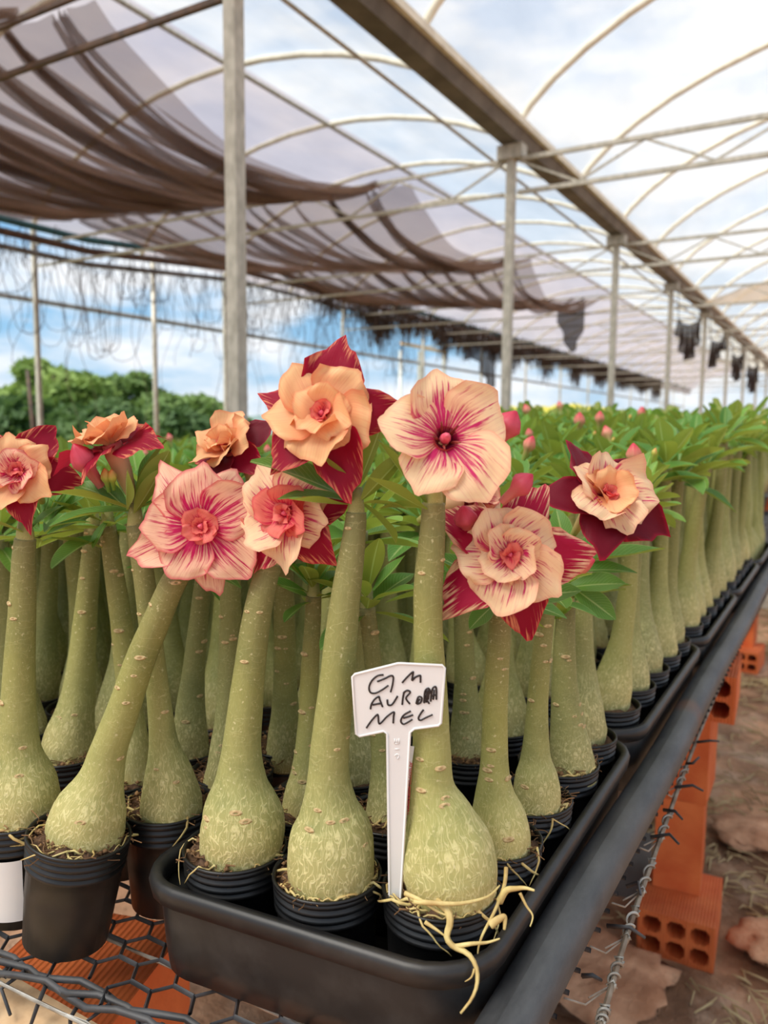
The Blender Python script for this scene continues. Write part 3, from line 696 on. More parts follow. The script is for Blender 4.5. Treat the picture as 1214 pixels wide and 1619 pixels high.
def fibre_mesh(seed, n=110, r=.0335):
    rr = random.Random(seed); m = MB()
    for i in range(n):
        a = rr.random()*6.3; q = r*(.55+.5*rr.random()); p = Vector((q*math.cos(a), q*math.sin(a), rr.uniform(-.001,.006))); b = rr.random()*6.3; L = rr.uniform(.004,.016)
        pts = [p]
        for k in range(3):
            b += rr.uniform(-.9,.9); pts.append(pts[-1]+Vector((math.cos(b)*L/3, math.sin(b)*L/3, rr.uniform(-.0016,.0016))))
        m.tube(pts, rr.uniform(.0002,.00055), 3, cap=False)
    # soil crumbs
    for i in range(60):
        a = rr.random()*6.3; q = r*(.6+.42*rr.random()); s = rr.uniform(.0008,.0026); c = Vector((q*math.cos(a), q*math.sin(a), rr.uniform(.000,.004)))
        vs = [c+Vector(d)*s*rr.uniform(.7,1.3) for d in ((1,0,0),(-1,0,0),(0,1,0),(0,-1,0),(0,0,1),(0,0,-1))]
        m.add(vs, [(0,2,4),(2,1,4),(1,3,4),(3,0,4),(2,0,5),(1,2,5),(3,1,5),(0,3,5)])
    return m.mesh('soil_fibres', M['fibre'])
FIB = [fibre_mesh(1), fibre_mesh(2), fibre_mesh(3)]
def leaf_mesh(seed, bend, fold, nu=4, nv=8, wd=.3, mt='leaf', ob=.62):
    """unit length along +X, face up +Z"""
    rr = random.Random(seed); m = MB(); ph = rr.random()*6
    def wid(v): return wd*.5*max(.06, math.sin(PI*v**1.22)**.8) if v < 1 else .008
    def fn(u, v):
        q = (u-.5)*2; ww = wid(.03+.965*v); x = v; z = bend*(v*v) + fold*abs(q)*ww*1.2 + .012*math.sin(v*9+ph)*q
        return (x*(1-.12*abs(bend)*v), q*ww, z)
    m.grid(fn, nu, nv); return m.mesh('leaf', M[mt])
LEAF = [leaf_mesh(1,-.10,.5,wd=.38), leaf_mesh(2,.08,.5,wd=.4), leaf_mesh(3,-.22,.35,wd=.38), leaf_mesh(4,.0,.55,wd=.42), leaf_mesh(5,-.28,.4,wd=.36)]
LEAFB = [leaf_mesh(6,-.08,.45,mt='leaf2',wd=.4), leaf_mesh(7,.1,.5,mt='leaf2',wd=.4)]
LEAFH = [leaf_mesh(8,-.12,.35,6,14,.36), leaf_mesh(9,.06,.4,6,14,.33), leaf_mesh(10,-.2,.3,6,14,.36)]
def leaf_M(p, tip, nrm, wscale=1.0):
    p = Vector(p); d = Vector(tip)-p; L = d.length; x = d/L; n = Vector(nrm); y = n.cross(x)
    if y.length < 1e-4: y = x.orthogonal()
    y.normalize(); z = x.cross(y)
    return Matrix(((x.x*L, y.x*L*wscale, z.x*L, p.x), (x.y*L, y.y*L*wscale, z.y*L, p.y), (x.z*L, y.z*L*wscale, z.z*L, p.z), (0,0,0,1)))
def bud_mesh(mt, Lb=.026, r=.0062):
    m = MB(); pr = []
    for i in range(13):
        t = i/12; pr.append((r*(.35+.25*t if t < .35 else (.44+.56*math.sin((t-.35)/.65*PI*.62)) if t < .8 else .0)*1, Lb*t))
    pr = [(r*.32,0),(r*.42,Lb*.2),(r*.5,Lb*.38),(r*.76,Lb*.5),(r*.96,Lb*.6),(r*.94,Lb*.7),(r*.7,Lb*.82),(r*.4,Lb*.92),(r*.1,Lb),(0,Lb)]
    m.lathe(pr, 15, jit=lambda i, a: 1+.16*math.cos(5*a+i*.7)); return m.mesh('bud', M[mt])
BUD = [bud_mesh('bud'), bud_mesh('budred', .024, .0075), bud_mesh('budgreen', .016, .0032)]
def scar_mesh():
    m = MB(); m.lathe([(.0034,-.0004),(.0030,.0008),(.0016,.0011),(.0010,.0003),(0,.0002)], 10, jit=lambda i, a: 1+.18*math.cos(2*a)); return m.mesh('leaf_scar', M['scar'])
SCAR = scar_mesh()

def trunk_jit(seed, amp=.03):
    return lambda v, a: 1+amp*noise.noise((math.cos(a)*1.3, math.sin(a)*1.3, v*9+seed*3.1))*(1.6 if v < .25 else 1) + .012*noise.noise((math.cos(a)*3, math.sin(a)*3, v*40+seed))

# generic trunks for the rows (base at z 0)
def gen_trunk(seed):
    rr = random.Random(100+seed); H = .25; lean = rr.uniform(-.028,.028); ly = rr.uniform(-.022,.022); rb = rr.uniform(.024,.030); rt = rr.uniform(.0098,.0125); bow = rr.uniform(-.014,.014)
    pr = [(-.004,.9),(.008,1.0),(.022,.98),(.040,.86),(.058,.70),(.078,.53),(.105,.425),(.15,.36),(.20,.32),(.235,.29),(.25,.27)]
    fl_ = rr.uniform(.85,1.1)
    pts = [(lean*(z/H)+bow*math.sin(PI*z/H), ly*(z/H), z, .0295*(f*fl_ if z < .06 else f*(fl_+(1-fl_)*min(1,(z-.06)/.06)))) for z, f in pr]
    sp = spline(pts, 20); m = MB(); m.tube([q[:3] for q in sp], [max(.004,q[3]) for q in sp], 14, ref=tuple(FH), jit=trunk_jit(seed, .05))
    return m.mesh('trunk', M['trunk']), Vector((lean, ly, H)), sp
TR = [gen_trunk(i) for i in range(10)]

def rosette(parent, top, n, Lr, rr, meshes, spread=1.0, tilt0=0.0, away=False):
    """leaves spiralling round the shoot tip; local coordinates of parent"""
    for i in range(n):
        f = i/max(1, n-1); a = i*2.4+rr.uniform(-.3,.3)+tilt0; el = math.radians(-8+72*f+rr.uniform(-12,12)); L = rr.uniform(*Lr)*(1-.28*f*f)
        st = Vector((0,0,-.012+.022*f)); d = Vector((math.cos(a)*math.cos(el)*spread, math.sin(a)*math.cos(el)*spread, math.sin(el))).normalized()
        nr = Vector((-math.cos(a)*math.sin(el), -math.sin(a)*math.sin(el), math.cos(el)))+Vector((rr.uniform(-.3,.3),rr.uniform(-.3,.3),0))
        h = Vector((math.cos(a),math.sin(a),0))
        if away and d.dot(FH) < 0: d -= FH*(2*d.dot(FH)); nr -= FH*(2*nr.dot(FH)); h -= FH*(2*h.dot(FH))
        p = Vector(top)+st+h*.004
        link('leaf', meshes[rr.randrange(len(meshes))], parent, leaf_M(p, p+d*L, nr, rr.uniform(.9,1.2)))

def petal_mesh(L, W, th, r0, z0, seed, ruf=.12, cup=.1, twist=0.1, tipx=.25, tipl=.12, mt='p_cream', nu=10, nv=11, wb=.22, rnd_=.3):
    """fan-shaped petal: flower axis +Z, petal runs out along +X"""
    rr = random.Random(seed); m = MB(); n = nv; ph = rr.random()*6; t0, t1, t2 = [math.radians(q) for q in th]
    prof = [(r0, z0, t0)]; r, z = r0, z0
    for j in range(1, n+1):
        v = (j-.5)/n; a = t0+(t1-t0)*smooth01(v/.4) + (t2-t1)*smooth01((v-.4)/.6)
        r += math.sin(a)/n*L; z += math.cos(a)/n*L; prof.append((r, z, a))
    def fn(u, v):
        q = (u-.5)*2; Lu = 1-rnd_*abs(q)**2.4+tipl*math.exp(-((q-tipx)/.22)**2)
        vv = v*Lu; fi = min(vv*n, n-1e-6) if vv < 1 else n-1e-6; i = int(fi); f = fi-i
        a = prof[i]; b = prof[i+1]; r_ = a[0]+(b[0]-a[0])*f; z_ = a[1]+(b[1]-a[1])*f; an = a[2]+(b[2]-a[2])*f
        if vv > 1: r_ += math.sin(an)*(vv-1)*L; z_ += math.cos(an)*(vv-1)*L
        ww = W*.5*(wb+(1-wb)*smooth01(v/.62))
        r_ += .022*L*v**6*noise.noise((q*7, seed*1.7, 0)); nd = cup*ww*q*q + twist*ww*q*v + ruf*W*.5*v*v*(math.sin(q*4.2+ph)*.5*abs(q)+.35*math.sin(q*9+ph*2)*abs(q)*v) + .02*W*math.sin(v*14+q*3+ph)*v
        nr, nz_ = -math.cos(an), math.sin(an)
        return (r_+nr*nd, q*ww, z_+nz_*nd)
    m.grid(fn, nu, nv); return m.mesh('petal', M[mt])
def flower(parent, loc, axis, roll, layers, seed, tube=.034, droop=None, core='double'):
    """parent's local space; children petals are sub-parts of the flower"""
    rr = random.Random(seed); z = Vector(axis).normalized(); ref = Vector((0,0,1))-z*z.z
    if ref.length < .05: ref = Vector((0,1,0))-z*z.y
    ref.normalize(); y = z.cross(ref); c, s = math.cos(roll), math.sin(roll); x = ref*c+y*s; y = z.cross(x)
    Mx = Matrix(((x.x,y.x,z.x,loc[0]),(x.y,y.y,z.y,loc[1]),(x.z,y.z,z.z,loc[2]),(0,0,0,1)))
    m = MB(); dr = Mx.to_3x3().inverted() @ (Vector(droop) if droop else Vector((0,0,-.3)))
    path = [(0,0,-.004),(0,0,-.012)] + [tuple(Vector((0,0,-.012))*(1+t*2.0)*(1) + dr*(tube*t*t) + Vector((0,0,-tube*.5*t))) for t in (.35,.7,1.0)]
    m.tube([path[4],path[3],path[2],path[1],path[0]], [.0028,.0042,.0068,.0082,.0072], 10, ref=(1,0,.2), cap=False)
    fl = link('flower', m.mesh('flower', M['ftube']), parent, Mx)
    for (cnt, L, W, th, r0, z0, mt, ph, kw) in layers:
        for i in range(cnt):
            jt = k0 = kw.get('jit', 11); t = [q+rr.uniform(-jt,jt) for q in th]; k = dict(kw); mm = mt if isinstance(mt, str) else mt[i % len(mt)]
            me = petal_mesh(L*rr.uniform(.88,1.12), W*rr.uniform(.9,1.12), t, r0, z0+rr.uniform(-.0008,.0008), seed*31+i*7+int(ph*10), ruf=k.get('ruf',.16)*rr.uniform(.9,2.0), cup=k.get('cup',.1)*rr.uniform(.6,1.4), twist=k.get('twist',.18), tipx=rr.uniform(-.4,.5), tipl=k.get('tipl',.1)*rr.uniform(.5,1.5), mt=mm, rnd_=k.get('rnd',.3), wb=k.get('wb',.22), nu=k.get('nu',10), nv=k.get('nv',11))
            link('petal', me, fl, Matrix.Rotation(2*PI*i/cnt+ph+rr.uniform(-.09,.09), 4, 'Z'))
    if core == 'single':
        for i in range(5):
            a = 2*PI*i/5+.3; m = MB(); m.tube([(.0035*math.cos(a),.0035*math.sin(a),-.010),(.006*math.cos(a),.006*math.sin(a),-.002),(.0085*math.cos(a),.0085*math.sin(a),.004)], [.0012,.0009,.0005], 5); link('stamen', m.mesh('stamen', M['anther']), fl)
        m = MB(); m.lathe([(.0022,-.012),(.0036,-.007),(.003,-.002),(.0014,.003),(0,.0035)], 9); link('stigma', m.mesh('stigma', M['stigma']), fl)
    else:
        m = MB(); m.lathe([(.0014,-.006),(.0022,-.001),(.0021,.002),(.0012,.0045),(0,.005)], 9, jit=lambda i, a: 1+.25*math.cos(3*a+i)); link('stigma', m.mesh('stigma', M['stigma']), fl)
    return fl
def Lsingle(s=1.0, mt='p_cream'):
    return [(5, .043*s, .044*s, (24,74,98), .003, -.013, mt, 0.0, dict(twist=.22, ruf=.14, tipl=.10, rnd=.30, wb=.16, nu=16, nv=15, jit=6))]
def Ldouble(s=1.0, outer='p_crim', mid='p_cream', inner='p_peach', core='p_core', open_=0, mo=0):
    return [(5, .051*s, .038*s, (50,96+open_,114+open_), .003, -.010, outer, .6, dict(twist=.3, ruf=.3, tipl=.22, rnd=.42)),
            (5, .038*s, .043*s, (34,76+open_+mo,98+open_+mo), .002, -.006, mid, 0.0, dict(twist=.42, ruf=.36, tipl=.14, rnd=.3, nu=14, nv=13)),
            (4, .026*s, .030*s, (18,48+open_+mo,70+open_+mo), .001, -.003, inner, .4, dict(twist=.5, ruf=.5, tipl=.1, rnd=.3, jit=15)),
            (5, .0125*s, .012*s, (8,34,64), .0005, -.001, core, .2, dict(ruf=.9, nu=7, nv=7, jit=18))]

# ================================================================== FRONT PLANTS (traced from the photograph, set on their soil)
FR_ = {}
# where each pot stands relative to the traced caudex foot, so that no pot cuts into a neighbour or a tray wall
POTD = {'A': (-.0073,.0011), 'B': (-.0122,.0042), 'C': (-.0111,-.0010), 'D': (.0046,-.0171), 'E': (-.0105,.0004), 'F': (-.0354,.0216), 'G': (-.0152,.0118), 'H': (-.0123,.0099), 'I': (-.0136,-.0001), 'K': (-.0147,-.0036), 'L': (-.0195,.0111), 'M': (-.0078,.0214), 'N': (-.0337,.0459), 'O': (-.0037,-.0010), 'Q': (.0037,.0014)}
ON_MESH = 'DEFJKLMN'
ZLEV = [.70+.02*i for i in range(14)]; TRK = []
def levels(sp):
    """trunk axis and radius at fixed heights, to keep trunks out of each other"""
    res = []
    for z in ZLEV:
        hit = None
        for a, b in zip(sp, sp[1:]):
            if a[2] <= z <= b[2] and b[2] > a[2]: f = (z-a[2])/(b[2]-a[2]); hit = tuple(a[i]+(b[i]-a[i])*f for i in (0,1,3)); break
        res.append(hit)
    return res
def clash(l1):
    w = 0
    for l2 in TRK:
        for a, b in zip(l1, l2):
            if a and b:
                if abs(a[0]-b[0]) > .2: break
                w = max(w, a[2]+b[2]-math.hypot(a[0]-b[0], a[1]-b[1]))
    return w
def front(key, pts, label, potr=2, shift=(0,0), nleaf=0, Lr=(.045,.07), seed=1, potM=None, nroot=7, lean=0, hi=True, spread=1.0, back=0.0, lift=0.0, lean_fd=0.0):
    rr = random.Random(seed*13+5); base = atz(pts[0][0], pts[0][1], ZS); fd = base.dot(FH)
    pd = Vector(POTD.get(key, (0,0))); pr_ = PRAD[potr]; pc = Vector((base.x+pd.x+shift[0], base.y+pd.y+shift[1], ZP-(.0028 if key in ON_MESH else 0)+lift)); t = empty('potted_desert_rose', pc); tag(t, label, 'potted plant')
    pot = link('pot', POT[potr], t); so = link('soil', SOIL[max(potr, 1)], t, Matrix.Translation((0,0,ZS-ZP+.006)) @ Matrix.Rotation(rr.random()*6, 4, 'Z'))
    fb = link('soil_fibres', FIB[seed % 3], t, Matrix.Translation((0,0,ZS-ZP+.0075)) @ Matrix.Rotation(rr.random()*6, 4, 'Z')); fb['kind'] = 'stuff'
    if potM is not None:
        zz = Matrix.Translation((0,0,ZS-ZP+.006)); pot.matrix_local = potM; so.matrix_local = potM @ zz; fb.matrix_local = potM @ zz
    P = []
    for i, (px, py, wp) in enumerate(pts):
        q = atfd(px, py, fd+lean_fd*(pts[0][1]-py)/(pts[0][1]-pts[-1][1])); dep = (q-CAM).dot(FW); P.append((q.x-pc.x, q.y-pc.y, q.z-pc.z, wp*dep/F/2))
    slack = max(0, pr_-.002-P[1][3]); ex = pd*max(0, 1-slack/pd.length) if pd.length > 1e-6 else pd   # keep the caudex inside its pot
    z0_, z1_ = P[0][2], P[-1][2]
    P = [(q[0]+ex.x*(1-(q[2]-z0_)/(z1_-z0_))**1.5, q[1]+ex.y*(1-(q[2]-z0_)/(z1_-z0_))**1.5, q[2], q[3]) for q in P]
    P[0] = (P[0][0], P[0][1], P[0][2]-.004, P[0][3]*1.14)
    sp = spline(P, 64); m = MB(); m.tube([q[:3] for q in sp], [max(.003, q[3]) for q in sp], 30, ref=tuple(FH), jit=trunk_jit(seed))
    m.build('trunk', M['trunk'], t); top = Vector(sp[-1][:3])
    m = MB(); m.tube([top+Vector((0,0,-.003)), top+Vector((0,0,.006)), top+Vector((0,0,.016))], [sp[-1][3]*.93, sp[-1][3]*.8, .004], 10); m.build('shoot_tip', M['trunk'], t)
    for i in range(8):   # leaf scars
        s = .22+.72*rr.random(); q = sp[int(s*63)]; a = rr.uniform(-1.15, 1.15); d = (-FH*math.cos(a)+RH*math.sin(a)).normalized(); s_ = rr.uniform(.45,.95)
        pz = Vector(q[:3])+d*(q[3]*.985); x = Vector((0,0,1)).cross(d).normalized(); z2 = d.cross(x)
        link('leaf_scar', SCAR, t, Matrix(((x.x*s_*1.25,z2.x*s_*.75,d.x*s_,pz.x),(x.y*s_*1.25,z2.y*s_*.75,d.y*s_,pz.y),(x.z*s_*1.25,z2.z*s_*.75,d.z*s_,pz.z),(0,0,0,1))))
    rbase = P[1][3]; bl = Vector(P[0][:3])
    for i in range(nroot):   # pale surface roots wandering over the soil and the rim
        a = rr.uniform(-2.6, 2.6)*.75; d0 = (-FH*math.cos(a)+RH*math.sin(a)); p = bl+d0*(rbase*.92)+Vector((0,0,.007)); p.z = ZS-ZP+.0095; pts2 = [p-d0*.004, p]; d = d0.copy(); L = rr.uniform(.02,.055); n = 9
        sd_ = rr.choice((-1,1)); over = rr.random() < .3
        for k in range(n):
            d = (d+Vector((rr.uniform(-.6,.6), rr.uniform(-.6,.6), 0))+d0.cross(Vector((0,0,1)))*(.45*sd_)).normalized(); q = pts2[-1]+d*(L/n); rad = q.xy.length
            q.z = ZS-ZP+.0095+.002*math.sin(k*1.3+i)
            lim = pr_+.0035 if over else pr_-.002
            if rad > pr_ and over: q.z = max(.055, pts2[-1].z-.003)
            if rad > lim: q.xy = q.xy*(lim/rad)
            pts2.append(q)
        r0 = rr.uniform(.0007,.0015); m = MB(); m.tube(pts2, [r0*(1-.75*k/(n+1)) for k in range(n+2)], 6); 
        rt_ = m.build('root', M['aroot'], t)
        if potM is not None: rt_.matrix_local = potM
    if nleaf: rosette(t, top+Vector((0,0,.006))+FH*back, nleaf, Lr, rr, LEAFH, spread, seed, back > 0)
    TRK.append(levels([(q[0]+pc.x, q[1]+pc.y, q[2]+pc.z, q[3]) for q in sp])); FR_[key] = dict(t=t, fd=fd+lean_fd, top=top, pc=pc, base=base); return t
def W2(key, px, py, dfd=0.0): return atfd(px, py, FR_[key]['fd']+dfd)-FR_[key]['pc']
def mleaf(key, b, tip, db=0, dt=0, nrm=(0,0,1), mesh=0, w=1.0):
    p = W2(key, *b, db); q = W2(key, *tip, dt); n = Vector(nrm); link('leaf', LEAFH[mesh % 3], FR_[key]['t'], leaf_M(p, q, n, w))
def fl(key, px, py, layers, seed, ax=(0,0,1), roll=0, dfd=-.014, core='double', tube=.034, droop=None):
    a = RT*ax[0]+UP*ax[1]-FW*ax[2]; return flower(FR_[key]['t'], W2(key, px, py, dfd), a, roll, layers, seed, tube, droop, core)
def bud(key, b, tip, k=0, db=0, dt=0, s=1.0):
    p = W2(key, *b, db); q = W2(key, *tip, dt); d = q-p; L = d.length; z = d/L; x = z.orthogonal().normalized(); y = z.cross(x); Lb = (.026,.024,.016)[k]; sc = L/Lb; sw = sc*s
    link('bud', BUD[k], FR_[key]['t'], Matrix(((x.x*sw,y.x*sw,z.x*sc,p.x),(x.y*sw,y.y*sw,z.y*sc,p.y),(x.z*sw,y.z*sw,z.z*sc,p.z),(0,0,0,1))))

front('A', [(711,1428,112),(713,1404,142),(712,1370,154),(706,1332,140),(696,1290,106),(684,1245,72),(683,1190,62),(682,1130,56),(680,1060,50),(677,990,46),(677,930,46),(681,880,44),(684,830,40),(685,795,36)],
      'desert rose behind the white label, bulging caudex and flat open cream flower', potr=3, seed=1, nroot=20)
front('B', [(535,1412,112),(533,1388,138),(533,1350,140),(533,1310,122),(529,1275,90),(526,1230,67),(528,1170,61),(535,1090,57),(541,1010,52),(548,940,47),(556,880,41),(562,828,34),(563,810,32)],
      'desert rose with tall straight trunk and peach double flower with crimson outer petals', seed=2, nroot=12)
front('C', [(392,1362,106),(393,1338,130),(393,1305,133),(390,1268,114),(388,1230,80),(388,1180,61),(392,1120,54),(398,1050,49),(406,980,46),(418,920,41),(428,888,37)],
      'desert rose with leaning trunk and pink-veined double flower, third from the bench corner', seed=3, nleaf=9, back=.03)
tl = Matrix.Rotation(math.radians(9), 4, FH)
front('D', [(150,1320,100),(150,1297,119),(158,1265,105),(170,1225,71),(180,1180,57),(200,1120,51),(222,1050,47),(245,990,44),(270,930,41),(288,897,37)],
      'strongly slanting desert rose in a tilted black pot outside the tray, pink flat flower', shift=(-.0116,-.0067), lift=.005, lean_fd=-.024, seed=4, potM=tl, nroot=9, nleaf=7, back=.035)
front('E', [(42,1300,110),(42,1272,118),(40,1235,101),(34,1190,69),(32,1130,55),(33,1050,47),(36,960,41),(38,880,36),(40,852,32)],
      'desert rose in the pot with a white sticker, reddish double flower', seed=5, nleaf=14, Lr=(.035,.055), back=.03)
front('F', [(286,1318,84),(284,1288,98),(278,1242,77),(268,1190,47),(258,1120,38),(248,1050,35),(238,980,34),(228,910,33),(218,850,31),(214,830,29)],
      'desert rose crossing behind the slanting trunk, peach flower with crimson lower petals', seed=6, nleaf=6, back=.008)
front('G', [(800,1362,80),(798,1338,98),(795,1302,91),(788,1260,63),(786,1210,45),(785,1140,40),(787,1060,38),(790,1000,36),(792,968,34)],
      'desert rose by the edge pipe with big cream double flower just beyond the label plant', seed=7, nleaf=8, Lr=(.03,.045), back=.02, potr=1)
front('H', [(850,1290,66),(850,1262,74),(849,1226,66),(848,1190,45),(850,1120,34),(855,1050,31),(862,980,28),(868,948,26)],
      'slim desert rose in leaf between the cream and the dark crimson double flowers', seed=8, nleaf=12, Lr=(.035,.055), potr=1)
front('I', [(905,1224,66),(903,1192,68),(898,1150,56),(893,1090,42),(892,1020,34),(896,950,27)],
      'desert rose with double flower of dark crimson pointed outer petals by the edge pipe', seed=9, nleaf=12, potr=1)
front('J', [(108,1198,78),(110,1166,80),(118,1130,62),(126,1080,48),(133,1000,38),(140,920,32),(146,850,27),(147,828,25)],
      'desert rose in leaf behind the stickered pot, caudex in full view', seed=10, nleaf=13, potr=1, nroot=4)
front('K', [(216,1240,48),(213,1180,45),(206,1120,38),(199,1050,36),(190,970,33),(178,890,29),(170,832,26)],
      'desert rose in leaf with gently bowed trunk behind the slanting one', seed=11, nleaf=12, potr=1, nroot=3)
front('L', [(304,1204,54),(303,1172,58),(303,1130,48),(306,1080,38),(311,1020,32),(318,950,28),(325,890,25),(330,872,24)],
      'desert rose in leaf seen between the slanting trunk and the pink-veined flower plant', seed=12, nleaf=12, potr=1, nroot=3)
front('M', [(352,1246,64),(355,1190,52),(360,1120,40),(362,1040,36),(364,960,34),(364,780,26)],
      'desert rose with small peach flower and crimson side petals, behind the pink flat flower', seed=13, nleaf=12, back=.02, potr=1, nroot=3)
front('N', [(450,1224,64),(450,1180,56),(450,1120,42),(450,1040,36),(449,960,34),(447,892,31)],
      'desert rose in leaf with straight thick trunk left of the tall peach flower plant', seed=14, nleaf=12, potr=1, nroot=3)
front('O', [(482,1290,68),(482,1258,66),(485,1210,46),(488,1140,34),(490,1060,29),(494,990,26),(496,942,25)],
      'short desert rose in leaf tucked against the tall peach flower plant', seed=15, nleaf=16, Lr=(.04,.06), potr=1, nroot=3)
front('P', [(738,1200,62),(738,1150,52),(736,1080,36),(733,1000,31),(730,930,28)],
      'desert rose in leaf behind the label plant, plain grey-green trunk', seed=16, nleaf=13, potr=1, nroot=3)
front('Q', [(612,1302,70),(610,1262,58),(605,1200,38),(598,1130,30),(590,1050,28),(580,960,26)],
      'desert rose in leaf leaning back between the tall plant and the white label', seed=17, nleaf=13, potr=1, nroot=3)

# prominent leaves
for a in (('B',(556,790),(402,712),0,-.01,(0,-.5,1),0,1.0),('B',(556,792),(506,722),-.004,-.022,(.35,.6,.5),1,1.5),('B',(563,775),(618,648),0,.004,(-.8,.3,.6),1,1.1),('B',(570,792),(640,722),-.003,-.015,(-.5,.6,.6),1,1.0),
          ('B',(552,798),(456,795),-.004,-.02,(0,.2,1),1,1.0),('B',(574,796),(648,792),-.003,-.012,(0,.3,1),2,1.0),('B',(552,792),(440,768),0,-.004,(0,-.3,1),2,1.0),('B',(566,790),(600,745),.003,.02,(-.3,-.5,1),0,1.0),('B',(560,790),(640,840),.0,.03,(0,-.6,1),2,1),
          ('F',(205,805),(84,764),-.006,-.03,(0,.25,1),0,1.0),('F',(205,808),(72,808),-.003,-.012,(0,-.25,1),2,1.0),('F',(200,806),(196,742),-.008,-.026,(.5,.6,.4),1,1.5),('F',(212,800),(250,690),.004,.014,(-.6,-.5,.6),0,1.15),('F',(216,800),(270,716),-.003,-.012,(-.5,.4,.7),1,1.1),
          ('F',(200,804),(115,750),.004,.014,(0,-.5,1),2,1.0),('F',(214,806),(292,775),.002,-.004,(-.2,-.4,1),0,1.0),('F',(212,812),(258,745),-.008,-.02,(-.9,.3,.3),1,1.0),('F',(205,808),(150,760),.0,.02,(0,-.6,1),1,1),
          ('E',(40,840),(25,775),.006,.02,(.3,.7,.5),1,1.3),('E',(36,842),(-30,815),-.006,-.02,(0,.2,1),0,1.2),('E',(44,842),(92,790),.002,.01,(0,-.4,1),2,1.1),
          ('G',(782,955),(742,990),-.008,-.024,(0,-.9,.35),0,1.45),('G',(800,945),(920,938),-.006,-.012,(0,-.7,.7),1,1.2),('G',(795,948),(905,962),0,.002,(0,-.5,.8),2,1.0),('G',(780,930),(690,868),.004,.006,(.2,-.4,1),0,1.1),('G',(780,935),(672,905),0,.0,(.1,-.6,.8),2,1.0),('G',(782,945),(690,925),-.003,-.006,(.1,-.6,.8),1,.9),
          ('I',(893,930),(988,915),-.02,-.04,(0,-.6,.8),0,1.25),('I',(900,925),(976,978),-.02,-.038,(.35,-.8,.4),0,1.2),('I',(905,905),(1010,888),-.01,-.012,(0,-.4,1),2,1.0),('I',(905,890),(1052,876),.0,.0,(0,-.2,1),1,.8),('I',(890,905),(830,880),-.02,-.05,(0,.2,1),1,1.0),('I',(896,880),(880,800),.01,.02,(.3,-.8,.4),2,1.2),('I',(900,880),(1000,830),.01,.03,(0,-.5,1),0,1.1),
          ('A',(680,805),(590,700),-.002,-.006,(.5,.5,.6),1,1.0),('A',(678,808),(578,760),-.005,-.02,(.1,.4,1),1,1.0),('A',(676,806),(600,790),.002,.004,(0,.5,.9),2,1.1),('A',(690,800),(640,742),.008,.02,(0,-.5,.9),0,1.1),
          ('C',(440,880),(420,830),.01,.03,(0,-.6,.9),0,1.0),('C',(440,885),(352,880),.002,.0,(0,-.3,1),2,.8),('D',(296,885),(388,918),.004,.004,(0,-.5,.9),2,.8),('D',(290,880),(240,850),.02,.05,(0,-.3,1),0,1),
          ('K',(172,822),(140,860),-.01,-.03,(0,-.5,.8),2,1.0),('M',(366,770),(400,720),-.01,-.02,(0,-.5,.9),1,1.0),('M',(362,770),(300,775),0,-.01,(0,-.4,.9),0,1.0)):
    mleaf(a[0], a[1], a[2], a[3], a[4], a[5], a[6], a[7])

# flowers
fl('A', 706, 690, Lsingle(.93), 11, (.06,.12,1), .12, -.022, 'single', droop=(0,.3,-1))
fl('B', 509, 655, Ldouble(.86, 'p_crim', 'p_peach', 'p_peach', 'p_core'), 12, (-.10,.22,1), .5, -.012)
fl('G', 806, 878, Ldouble(.92, ['p_blotch','p_blotch','p_crim','p_blotch','p_blotch'], 'p_cream', 'p_cream', 'p_core', 4), 13, (-.05,.15,1), .3, -.048)
fl('D', 318, 832, [(5,.046,.032,(55,100,118),.003,-.010,'p_pink',.55,dict(ruf=.25,twist=.25,tipl=.18,rnd=.4)),(5,.041,.041,(34,82,97),.002,-.006,'p_pink',0,dict(ruf=.18,twist=.15,tipl=.12,rnd=.34,nu=14,nv=14)),(4,.015,.018,(16,50,80),.001,-.002,'p_core',.4,dict(ruf=.5)),(3,.008,.009,(8,34,60),.0005,-.001,'p_core',.2,dict(ruf=.5,nu=6,nv=6))], 14, (.02,.02,1), .15, -.020)
fl('C', 452, 812, Ldouble(.84, ['p_crim','p_blotch','p_crim'], 'p_cream', 'p_core', 'p_core', 4), 15, (-.35,.1,1), .7, -.026)
fl('E', 28, 745, Ldouble(.72, 'p_crim', 'p_peach', 'p_pink', 'p_core', 0), 16, (.1,.22,1), .2, -.016)
fl('F', 172, 692, Ldouble(.72, 'p_crim', 'p_peach', 'p_peach', 'p_core', 0, -18), 17, (-.30,.92,.35), .6, -.004, tube=.03)
fl('M', 358, 702, Ldouble(.74, ['p_crim','p_dark'], 'p_peach', 'p_peach', 'p_core', 0, -14), 18, (-.45,.55,.75), 1.2, -.014, tube=.03)
fl('I', 958, 783, Ldouble(1.0, 'p_dark', 'p_cream', 'p_peach', 'p_core', -2, -6), 19, (.3,.45,.85), .9, -.05)
fl('A', 762, 785, Ldouble(.5, 'p_dark', 'p_cream', 'p_pink', 'p_core', -20), 20, (.75,.15,.5), .4, .052, tube=.03)
bud('A', (780,712), (816,650), 1, .0, .0, .95); bud('A', (758,640), (754,612), 1, .02, .02, .9); bud('A', (792,795), (842,750), 1, .0, 0, .85)
bud('F', (160,770), (116,702), 1, -.008, -.02, .75); bud('F', (180,775), (176,742), 2, -.01, -.016); bud('F', (172,778), (165,740), 2, -.01, -.014)
bud('G', (868,888), (908,850), 1, -.02, -.02, .9); bud('G', (872,905), (940,885), 0, -.02, -.03, 1.0); bud('G', (742,850), (732,800), 1, -.03, -.04, 1.0); bud('I', (905,890), (932,868), 2, -.02, -.03, 1.6)
bud('M', (390,770), (398,735), 0, -.01, -.014, 1.0); bud('D', (385,848), (408,826), 1, .01, .01, 1.2)
